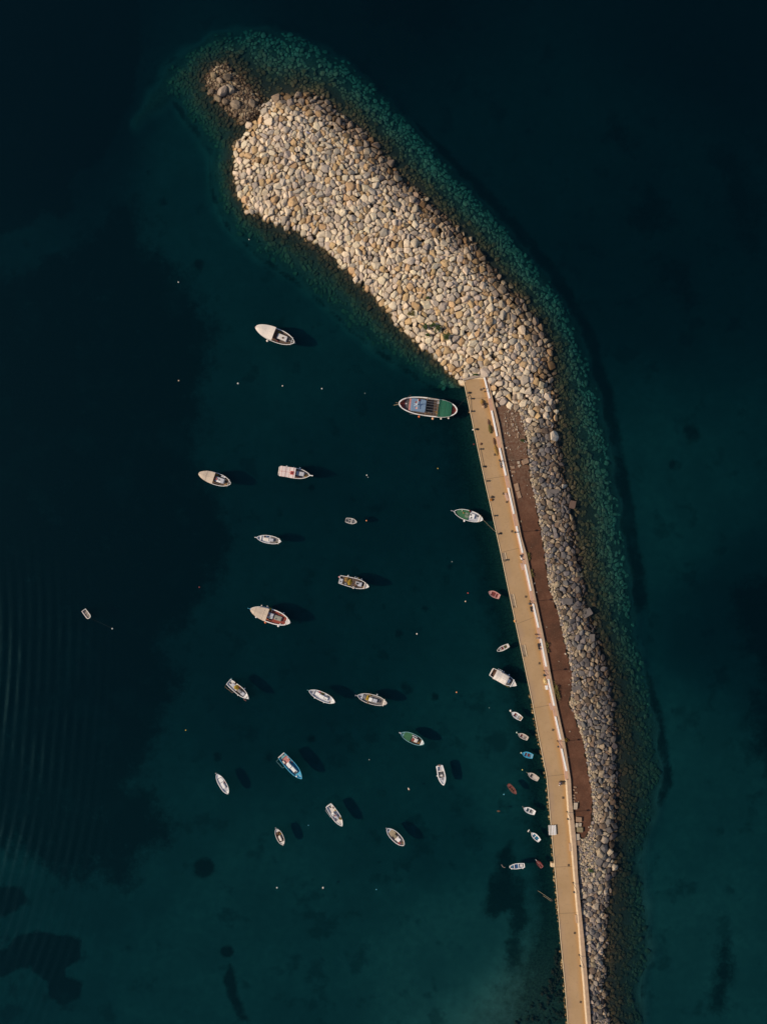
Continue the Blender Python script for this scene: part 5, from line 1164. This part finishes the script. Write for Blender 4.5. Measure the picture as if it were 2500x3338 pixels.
B.heap(.3, .0, 1.1, 1.6, .5, YELLOW, 'golden nets before the white cabin of the right caique of the pair').heap(.18, -.72, 1.0, .6, .35, OCHRE, 'ochre bundle on the far rail of the right caique of the pair').heap(.5, -.1, 1.2, 1.2, .25, GREY, 'grey netting forward in the right caique of the pair').heap(-.52, .0, .7, 1.2, .3, DGREY, 'dark net coil aft of the cabin in the right caique of the pair').ring(.2, .78, .75, TAN, 'tan ring on the near rail of the right caique of the pair', .28).fender(-.25, -1, LGREY, 'pale grey fender on the right caique of the pair', .3)

# 13 green caique with teal rail
B = Boat('fishing_caique', 'caique with green covered fore half and teal blue rail', (1306, 2388), (1382, 2424), 31, 'caique', TEAL, TEAL, .8, .4)
B.deck(-.97, .1, BROWN).deck(.1, .97, GREEN, .8, 'fore_deck').deck(.72, .96, TEAL, .84, 'bow_deck').disc(.82, -.1, .24, GREEN, .86).house(-.45, .02, -.36, .42, .6, LGREY, OFFW).hatch(-.08, .1, .8, .9, MAROON, 1.12, .05, 'roof_hatch').hatch(-.26, .1, .6, 1.0, CREAM, 1.12, .06, 'roof_hatch').sprit(.7, LGREY, 1, .3).deck(-.96, -.72, WHITE, .75, 'stern_deck').tiller(TEAL).hatch(-.1, -.62, 1.8, .25, LGREY, .4, .5, 'side_bench')
B.heap(-.62, .2, .6, .9, .25, OCHRE, 'ochre net scraps at the stern of the green covered caique').bucket(.05, -.6, CREAM, 'cream drum beside the green cover of the caique', .24, .5)

# 14 sky blue boat with square stern
B = Boat('fishing_boat', 'sky blue boat with pink after deck and long white cabin', (985, 2536), (918, 2460), 32, 'transom', SKYB, SKYB, .95, .45)
B.deck(-.99, -.78, TEAL, .7, 'stern_deck').deck(-.78, -.36, PINK).deck(-.36, .62, SEAB).deck(.55, .97, SKYB, .8, 'fore_deck').house(-.36, -.02, -.46, .26, 1.0, WHITE, WHITE).house(-.02, .50, -.36, .28, .7, WHITE, WHITE, None, 'fore_cabin').hatch(.42, -.1, .7, .8, DGREY, 1.24, .06, 'roof_grille').disc(-.88, -.5, .2, DARK, .7, 'stern_ring').disc(-.88, .4, .2, DGREY, .7, 'stern_ring').hatch(.78, .1, 1.2, .12, OFFW, .8, .1, 'anchor_roller').disc(.66, -.5, .22, WHITE, .8, 'bow_drum', .4).frame([(-.92, -1.0, 1.0), (-.92, -1.55, 1.0), (-.32, -1.5, 1.0), (-.3, -1.0, 1.0)], .05, TEAL, 'outrigger').hatch(-1.0, 0, .25, 2.6, CREAM, 1.0, .1, 'stern_board').hatch(-.55, -.6, 1.0, .45, CREAM, .45, .4, 'locker')
B.heap(-.42, .7, .6, .6, .3, OLIVE, 'olive netting on the far side of the sky blue boat').heap(-.22, .8, .8, .5, .3, DRED, 'reddish bundle on the far rail of the sky blue boat', 'bundle', 'bundle', .7).bucket(-.6, .55, WHITE, 'white pot on the pink deck of the sky blue boat', .2)

# 15 white caique at lower left
B = Boat('fishing_caique', 'all white caique lying alone at the lower left', (708, 2522), (745, 2587), 25, 'caique', WHITE, WHITE, .7, .35)
B.deck(-.97, .6, LGREY).deck(.6, .97, WHITE, .62, 'fore_deck').hatch(.35, -.1, 1.3, 1.3, WHITE, .35, .3, 'locker').house(-.4, .08, -.36, .36, .5, WHITE, WHITE, .35, 'cabin', False).hatch(-.12, .05, 1.0, .8, LGREY, .86, .05, 'roof_hatch').sprit(.6, OFFW, 1, .12, True).deck(-.96, -.74, WHITE, .62, 'stern_deck').tiller(BROWN)
B.bucket(.5, -.62, DRED, 'dark red can in the all white caique', .22).heap(.02, -.72, 1.2, .5, .3, DRED, 'dark red bundle along the rail of the all white caique', 'bundle', 'bundle').heap(-.38, -.72, .8, .4, .3, DGREY, 'grey bundle near the stern of the all white caique', 'bundle', 'bundle')

# 16 speedboat
B = Boat('motor_boat', 'white motor boat with outboard well and grey deck, bow pointing down', (1445, 2558), (1432, 2495), 25, 'transom', WHITE, WHITE, .8, .3, rail=.3)
B.deck(-.99, -.4, LGREY).deck(-.4, .3, GREYDK, .32, 'cockpit_floor').deck(.22, .97, LGREY, .78, 'fore_deck').house(-.1, .06, -.32, .32, .7, LGREY, OFFW, .32, 'console').hatch(-.22, 0, .5, .8, DGREY, .32, .4, 'seat').hatch(-.45, 0, .4, 2.1, OFFW, .3, .45, 'bench').hatch(.35, .05, .7, .7, GREY, .78, .06).hatch(-.85, -.7, .9, .6, WHITE, .3, .45, 'stern_box').hatch(-.85, .7, .9, .6, LGREY, .3, .45, 'stern_box')
mb = MB(); mb.box((-B.hl-.05, 0, .75), (.55, .4, .5), 0, .1); mb.box((-B.hl-.15, 0, .2), (.2, .12, .8), 0, .03); mb.build('outboard_motor', paint('reddish_motor', (.45, .18, .11), .4), B.t)
B.fender(.0, -1, WHITE, 'white fender on the motor boat', .2)

# 17 white launch with white fittings
B = Boat('fishing_boat', 'white boat with raised wheelhouse roof and side rail, bow pointing lower right', (1116, 2690), (1072, 2624), 27, 'transom', OFFW, WHITE, .85, .4)
B.deck(-.99, -.3, OFFW).deck(-.3, .5, LGREY).deck(.42, .97, OFFW, .8, 'fore_deck').house(-.36, -.1, -.5, .12, .9, OFFW, WHITE).house(-.1, .34, -.36, .32, .6, PINKW, LGREY, None, 'fore_cabin').hatch(-.8, 0, .7, .4, DARK, .42, .08).hatch(.24, -.28, .8, .22, DARK, 1.12, .05, 'roof_window').hatch(-.16, -.2, .6, .22, DARK, 1.42, .05, 'roof_window').disc(-.02, .05, .28, PINK, 1.12, 'vent').frame([(-.85, -1.0, .9), (-.82, -1.25, .95), (-.1, -1.2, .95), (-.1, -1.0, .9)], .06, LGREY, 'side_rail').hatch(.72, 0, 1.0, .1, GREY, .8, .08, 'anchor_roller').hatch(-1.0, 0, .2, 2.0, WHITE, .9, .1, 'stern_board')
B.crate(.42, .62, .7, .6, .35, YELLOW, 'yellow crate near the bow of the white boat with side rail', .8).heap(-.62, .6, .8, .6, .3, BROWN, 'brown netting aft in the white boat with side rail').heap(.12, .66, .6, .4, .25, DBLUE, 'dark blue bundle on the far side of the white boat with side rail', 'bundle', 'bundle').heap(-.35, .62, .6, .5, .35, YELLOW, 'yellowish cloth by the wheelhouse of the white boat with side rail', 'cloth', 'cloth')

# 18 little caique lower left
B = Boat('fishing_caique', 'small open caique with brown nets and white engine box, lowest on the left', (901, 2700), (924, 2753), 23, 'caique', OFFW, OFFW, .65, .3)
B.deck(-.97, .62, DARKDK).deck(.6, .97, OFFW, .58, 'fore_deck').house(-.48, .12, -.28, .32, .5, OFFW, CREAM, .3, 'engine_box', False).hatch(-.18, 0, .06, 1.2, GREY, .86, .02, 'box_seam').sprit(.6, GREY, 1, .25).deck(-.96, -.62, OFFW, .55, 'stern_deck').tiller(CREAM)
B.heap(.4, .1, 1.4, 1.3, .4, BROWN, 'brown nets in the bow of the small open caique').heap(.28, -.4, .7, .5, .35, YELLOW, 'yellow floats beside the engine box of the small open caique').heap(-.1, -.65, 1.4, .5, .3, DGREY, 'grey netting along the rail of the small open caique').heap(.05, .68, .8, .4, .3, DRED, 'reddish brown bundle in the small open caique', 'bundle', 'bundle')

# 19 caique lower middle
B = Boat('fishing_caique', 'caique with tan covered fore deck and red ring near its stern', (1261, 2699), (1317, 2754), 30, 'caique', WHITE, WHITE, .75, .35)
B.deck(-.97, .62, GREYDK).deck(.64, .97, LGREY, .7, 'fore_deck').disc(.8, 0, .25, DARK, .7).hatch(.42, -.05, 1.7, 1.9, paint('khaki_cover', (.36, .30, .21), .8), .35, .3, 'cover').house(-.08, .2, -.36, .3, .5, TAN, paint('khaki_roof', (.27, .24, .17), .8), .35, 'cabin', False).house(-.5, -.1, -.4, .4, .45, LGREY, WHITE, .35, 'engine_cover', False).hatch(-.15, 0, .4, 1.5, CREAM, .35, .62, 'bench').sprit(.55, GREY, 1, .35).tiller(BROWN)
B.ring(-.58, .35, .9, RED, 'red ring near the stern of the tan covered caique', .3).heap(.2, -.7, 1.2, .6, .35, OLIVE, 'olive bundle on the far rail of the tan covered caique').heap(.1, .66, 1.6, .5, .35, DGREY, 'dark bundle along the near rail of the tan covered caique', 'bundle', 'bundle').heap(-.78, -.1, .7, .6, .25, TAN, 'tan netting in the stern of the tan covered caique')

# 20 white awning boat by the pier
B = Boat('fishing_boat', 'white boat under a long ribbed white awning close to the pier', (1681, 2233), (1601, 2189), 33, 'transom', WHITE, WHITE, .85, .4)
B.deck(-.99, .2, BROWN).deck(.2, .72, GREYDK).deck(.7, .97, OFFW, .9, 'fore_deck').canopy(-.78, .22, CREAM, 2.2, .35, .06, 4, WHITE, 'canopy', True).house(.22, .46, -.3, .42, .8, OFFW, WHITE).hatch(-.9, .3, .5, .5, BROWN, .42, .3, 'locker').hatch(-.9, -.4, .45, .6, DARK, .42, .1).hatch(-1.0, 0, .25, 2.8, CREAM, .9, .1, 'stern_board').beam(.68, WHITE, .3, .12).sprit(.3, WHITE).hatch(.56, .55, .35, .4, DARK, .42, .2).hatch(.52, -.3, .4, .5, DARK, .42, .2)
for k, (u, mt) in enumerate(((-.62, LGREY), (-.48, WHITE), (-.36, WHITE), (-.22, LGREY), (.22, LGREY))): B.fender(u, 1, mt, ['greyish fender at the stern end of the white awning boat', 'white fender, second from the stern of the white awning boat', 'white fender amidships in the cluster on the white awning boat', 'pale grey fender, forward end of the cluster on the white awning boat', 'single pale grey fender forward on the white awning boat'][k], .26)
B.frame([(.0, -.98, .9), (.6, -1.05, .95)], .05, YELLOW, 'boat_hook')

# ---- small rowing boats
def dinghy(label, bow, stern, beam, hullm, railm, floorm, wells, thw, fd=True, fb=.45, buoy=None, name='rowing_boat', sternm=None):
    B = Boat(name, label, bow, stern, beam, 'dinghy', hullm, railm, fb, .14, 'rowing boat', 'small rowing boats', .14)
    B.deck(-.99, .93, floorm, None, 'floor', .1)
    if fd: B.deck(.48, .97, railm, fb*.92, 'fore_deck')
    B.deck(-.99, -.66, sternm or railm, fb*.86, 'stern_seat', .06)
    for u0, u1, mt in wells:
        w = .52; x0, x1 = u0*B.hl, u1*B.hl; mb = MB(); mb.add([(x0, -w*B.hw, .15), (x1, -w*B.hw, .15), (x1, w*B.hw, .15), (x0, w*B.hw, .15)], [(0, 1, 2, 3)]); mb.build('bottom_board', mt, B.t)
    for u in thw: B.thwart(u, railm, .2)
    # side benches close the sides
    for sg in (1, -1):
        mb = MB(); vs = []; a = us(-.7, .5, 8)
        for u in a:
            w = halfw(u, 'dinghy')*B.hw; vs += [(u*B.hl, sg*(w-.08), fb*.7), (u*B.hl, sg*w*.62, fb*.7)]
        mb.add(vs, [(2*i, 2*i+1, 2*i+3, 2*i+2) for i in range(8)]); mb.build('side_bench', hullm, B.t)
    return B
PINKD = paint('deep_pink_red', (.17, .03, .03), .7); IVORY = paint('ivory_paint', (.62, .55, .50)); SEAT_T = paint('worn_thwart', (.42, .34, .30))
dinghy('pink rowing boat with dark red inside, topmost of the boats along the quay', (1592, 1928.5), (1628, 1946), 20, PINK, paint('pale_pink_rim', (.62, .34, .32)), PINKD, (), (-.28,), fb=.42)
B = dinghy('white rimmed wooden rowing boat pointing lower left, below the pink boat', (1619, 2122), (1658, 2103), 16, OFFW, OFFW, DARKDK, ((-.62, -.2, OLIVE), (-.1, .4, DRED)), (-.15, .28, .5), False); B.frame([(-.1, .7, .42), (.5, .3, .42)], .04, PINK, 'oar')
def floatball(px, py, r, mat, label, name='buoy', flat=1.0):
    t = empty(name, at(px, py, 0), 0, label, 'buoy', 'mooring buoys')
    mb = MB(); mb.ball((0, 0, r*.35), r, (1, 1, flat), 12, 8); mb.build('float', mat, t, smooth=True)
    mb = MB(); mb.torus((0, 0, r*(.35+flat)), r*.28, r*.09, 10, 5, 'x'); mb.build('eye', IRON, t); return t
WB = paint('white_buoy', (.78, .76, .72), .4, .1)
def bowline(B, px, py, lab): rope([B.world(1, 0, B.zs(1)), at(px, py, .15)], lab, .035)
B = dinghy('white rowing boat with brown stern boards and round white buoy off its bow', (1667, 2322), (1700, 2344), 19, WHITE, WHITE, paint('pale_floor', (.36, .36, .38)), ((.12, .42, DRED),), (-.2,), True, sternm=TAN); bowline(B, 1664, 2317, 'bow line of the white rowing boat with brown stern boards'); floatball(1663.7, 2316.5, .38, WB, 'round white buoy touching the bow of the boat with brown stern boards')
B = dinghy('ivory rowing boat with one dark well and small black stern hatch', (1688, 2392), (1720, 2408), 17, IVORY, IVORY, paint('ivory_floor', (.42, .37, .36)), ((.1, .42, DRED),), (-.15,), True); B.hatch(-.55, 0, .35, .35, DARK, .4, .05); bowline(B, 1685, 2388.5, 'bow line of the ivory rowing boat'); floatball(1684, 2387.5, .28, paint('pale_green_buoy', (.5, .68, .62), .4), 'pale green buoy off the bow of the ivory rowing boat')
B = dinghy('sky blue rowing boat with two dark wells beside the quay', (1701, 2455), (1736, 2466), 19, SKYB, SKYB, paint('blue_floor', (.05, .2, .3)), ((-.45, -.02, PINKD), (.1, .42, PINKD)), (.04,), True, sternm=paint('pale_blue_seat', (.25, .42, .55))); floatball(1698.3, 2453.7, .26, paint('ivory_buoy', (.66, .70, .58), .4), 'ivory buoy at the bow of the sky blue rowing boat')
B = dinghy('ivory rowing boat with a dark fore well and broad pale stern, above the maroon boat', (1720, 2520), (1754, 2541), 18, IVORY, IVORY, paint('ivory_floor', (.42, .37, .36)), ((.1, .45, IRON),), (), True); B.deck(-.66, -.05, IVORY, .36, 'mid_deck', .25); bowline(B, 1714, 2516, 'greenish bow line of the ivory boat with broad pale stern'); floatball(1702, 2509, .22, paint('yellow_buoy', (.72, .62, .18), .4), 'small yellow buoy upper left of the ivory boat with broad pale stern')
B = dinghy('maroon rowing boat pointing lower right, farther from the quay', (1682, 2588), (1657, 2558), 15, MAROON, paint('dull_maroon_rim', (.22, .08, .07)), paint('maroon_floor', (.10, .025, .025)), (), (-.3,), True, fb=.40); B.frame([(.3, .35, .4), (-.25, .45, .4)], .06, TAN, 'oar').frame([(.45, -.45, .4), (-.5, -.6, .4)], .06, TAN, 'oar')
B = dinghy('white rowing boat with two dark blue grey wells', (1706, 2634), (1743, 2650), 19, WHITE, WHITE, paint('pale_floor', (.36, .36, .38)), ((-.45, -.08, DGREY), (.02, .42, paint('slate_blue', (.04, .075, .11)))), (-.03,), True); floatball(1703, 2629, .2, paint('dull_grey_buoy', (.12, .13, .15), .6), 'dull grey half sunk float off the bow of the white boat with blue grey wells'); bowline(B, 1704, 2630.5, 'bow line of the white boat with blue grey wells')
B = dinghy('white rowing boat with two deep blue wells near the boarding steps', (1731, 2714), (1758, 2741), 17, WHITE, WHITE, SEAB, ((-.5, -.05, SEAB), (.05, .55, SEAB)), (.02,), True); bowline(B, 1726, 2711, 'bow line of the white boat with deep blue wells'); floatball(1721.5, 2709, .27, WB, 'larger white buoy of two off the boat with deep blue wells'); floatball(1724, 2705.5, .22, WB, 'smaller white buoy of two off the boat with deep blue wells')
B = Boat('open_boat', 'white and blue open boat with square stern lying crosswise, lowest boat of all', (1659, 2826), (1709, 2820), 18, 'dinghy', WHITE, WHITE, .55, .16, 'rowing boat', 'small rowing boats', .16)
B.deck(-.99, .93, DBLUE, None, 'floor', .1).thwart(.35, WHITE, .22).thwart(-.2, WHITE, .2).thwart(.62, SKYB, .15).deck(-.99, -.9, WHITE, .48, 'stern_seat').hatch(-.6, -.05, .95, .85, OFFW, .2, .45, 'engine_box').fender(.7, 1, WHITE, 'white fender at the bow of the lowest open boat', .2).fender(-.75, 1, WHITE, 'white fender at the stern of the lowest open boat', .22)
rope([at(x, y, .03) for x, y in ((1634, 2818), (1637, 2824), (1643, 2828), (1646, 2827))], 'brownish floating line left of the lowest open boat', .12, paint('drift_line', (.30, .22, .2), .9))
B = dinghy('narrow red rowing boat with pale inner rim next to the quay', (1748, 2805), (1766.5, 2827.5), 14, RED, DRED, PINKD, (), (), False, fb=.42); B.frame([(.75, .1, .5), (-.9, .62, .45), (-.98, .0, .46), (-.9, -.62, .45), (.75, -.1, .5)], .055, paint('pale_pink_rim', (.62, .34, .32)), 'inner_rim').sprit(.6, OFFW)
B = Boat('raft_dinghy', 'blunt white dinghy moored to a buoy far out on the left', (294, 2015), (274, 1988), 16.5, 'raft', OFFW, OFFW, .5, .2, 'dinghy', 'small rowing boats', .2)
B.deck(-.99, .85, paint('pale_brown_floor', (.30, .26, .235)), None, 'floor', .1).thwart(-.25, SEAT_T).thwart(.35, SEAT_T).hatch(-.7, .1, .4, .4, DARK, .22, .2, 'motor_well')
rope(sag(B.world(1, 0, .4), at(368, 2049, -.1), .35), 'long thin line from the blunt dinghy to its buoy', .025, IRON)
floatball(368, 2049, .26, WB, 'white buoy holding the blunt dinghy far out on the left')

# ---- loose mooring buoys: one built, the rest copied with the colour of each
ORB = paint('orange_buoy', (.78, .32, .14), .4, .1); RB = paint('red_buoy', (.60, .06, .05), .4, .1); YB = paint('amber_buoy', (.75, .48, .08), .4, .1); GB = paint('greyish_buoy', (.30, .34, .34), .5, .1); BB = paint('blue_buoy', (.12, .42, .58), .4, .1); PB = paint('peach_buoy', (.78, .56, .42), .4, .1)
BUOYS = [(583, 920, .24, WB, 'white buoy in open water left of the mound, topmost of all'), (813, 781, .18, WB, 'tiny white float beside the harbour foot of the mound'), (584, 1241, .24, PB, 'peach white buoy, leftmost of the row below the northern caique'), (777, 1250, .30, WB, 'bright white buoy, second of the row below the northern caique'),
         (922, 1258, .24, WB, 'white buoy, third of the row below the northern caique'), (1050, 1267, .24, WB, 'white buoy, fourth of the row below the northern caique'), (1190, 1282, .16, GB, 'faint small float left of the big trawler'), (1196, 1549, .24, WB, 'white buoy in open water below the big trawler'), (1200, 1556, .13, WB, 'tiny white float touching the buoy below the big trawler'),
         (1427, 1527, .2, YB, 'amber buoy below the big trawler towards the pier'), (1195, 1697, .26, ORB, 'orange buoy right of the tiny grey dinghy'), (1473, 1831, .18, GB, 'faint grey float midway between grey net boat and pier'), (1525, 1933, .24, RB, 'red buoy left of the pink rowing boat'), (1517, 1960, .26, PB, 'peach buoy just below the red buoy'),
         (1359, 2066, .27, WB, 'white buoy in the open middle of the harbour'), (1488, 2256, .26, ORB, 'orange buoy left of the white awning boat'), (651, 1914, .22, RB, 'small red buoy left of the maroon decked caique'), (607, 2380, .22, YB, 'amber buoy below the yellow net boat'), (904, 2893, .27, WB, 'white buoy below the small open caique'),
         (1054, 2893, .32, WB, 'elongated white buoy in the lower middle of the harbour'), (1227, 2899, .18, BB, 'small blue float in the lower middle of the harbour'), (1204, 2476, .2, GB, 'pale grey float right of the sky blue boat'), (1333, 2572, .3, PB, 'peach buoy left of the white motor boat'), (1331, 2569, .2, WB, 'small white float touching the peach buoy by the motor boat'), (1642, 2589, .24, BB, 'light blue float left of the maroon rowing boat'), (1594, 2307, .14, GB, 'faint float left of the boat with brown stern boards'), (1006, 2690, .16, BB, 'faint teal float between small caique and white boat with side rail')]
protos = {}
for px, py, r, mat, label in BUOYS:
    if mat.name not in protos:
        protos[mat.name] = floatball(px, py, .25, mat, label); t = protos[mat.name]
    else:
        src = protos[mat.name]; t = src.copy(); COL.objects.link(t); t.location = at(px, py, 0)
        for ch in list(src.children): c_ = ch.copy(); COL.objects.link(c_); c_.parent = t
        tag(t, label)
    t.scale = (r/.25, r/.25, r/.25)
mb = MB(); mb.ball((0, 0, 0), .35, (1.5, .8, .6), 10, 6, .2); o = mb.build('driftwood', BROWN, None, at(1625, 2644, .05)); tag(o, 'brown lump of drift floating left of the white boat with blue grey wells', 'driftwood')
rope(sag(at(1486, 1332, 1.6), at(1529, 1288, DZ+.3), .2), 'stern line from the big trawler up to the pier head bollard', .04, IRON)
rope([at(1299, 1318, 1.9), at(1283, 1321, .9)], 'pale bow line leading off the big trawler', .06)
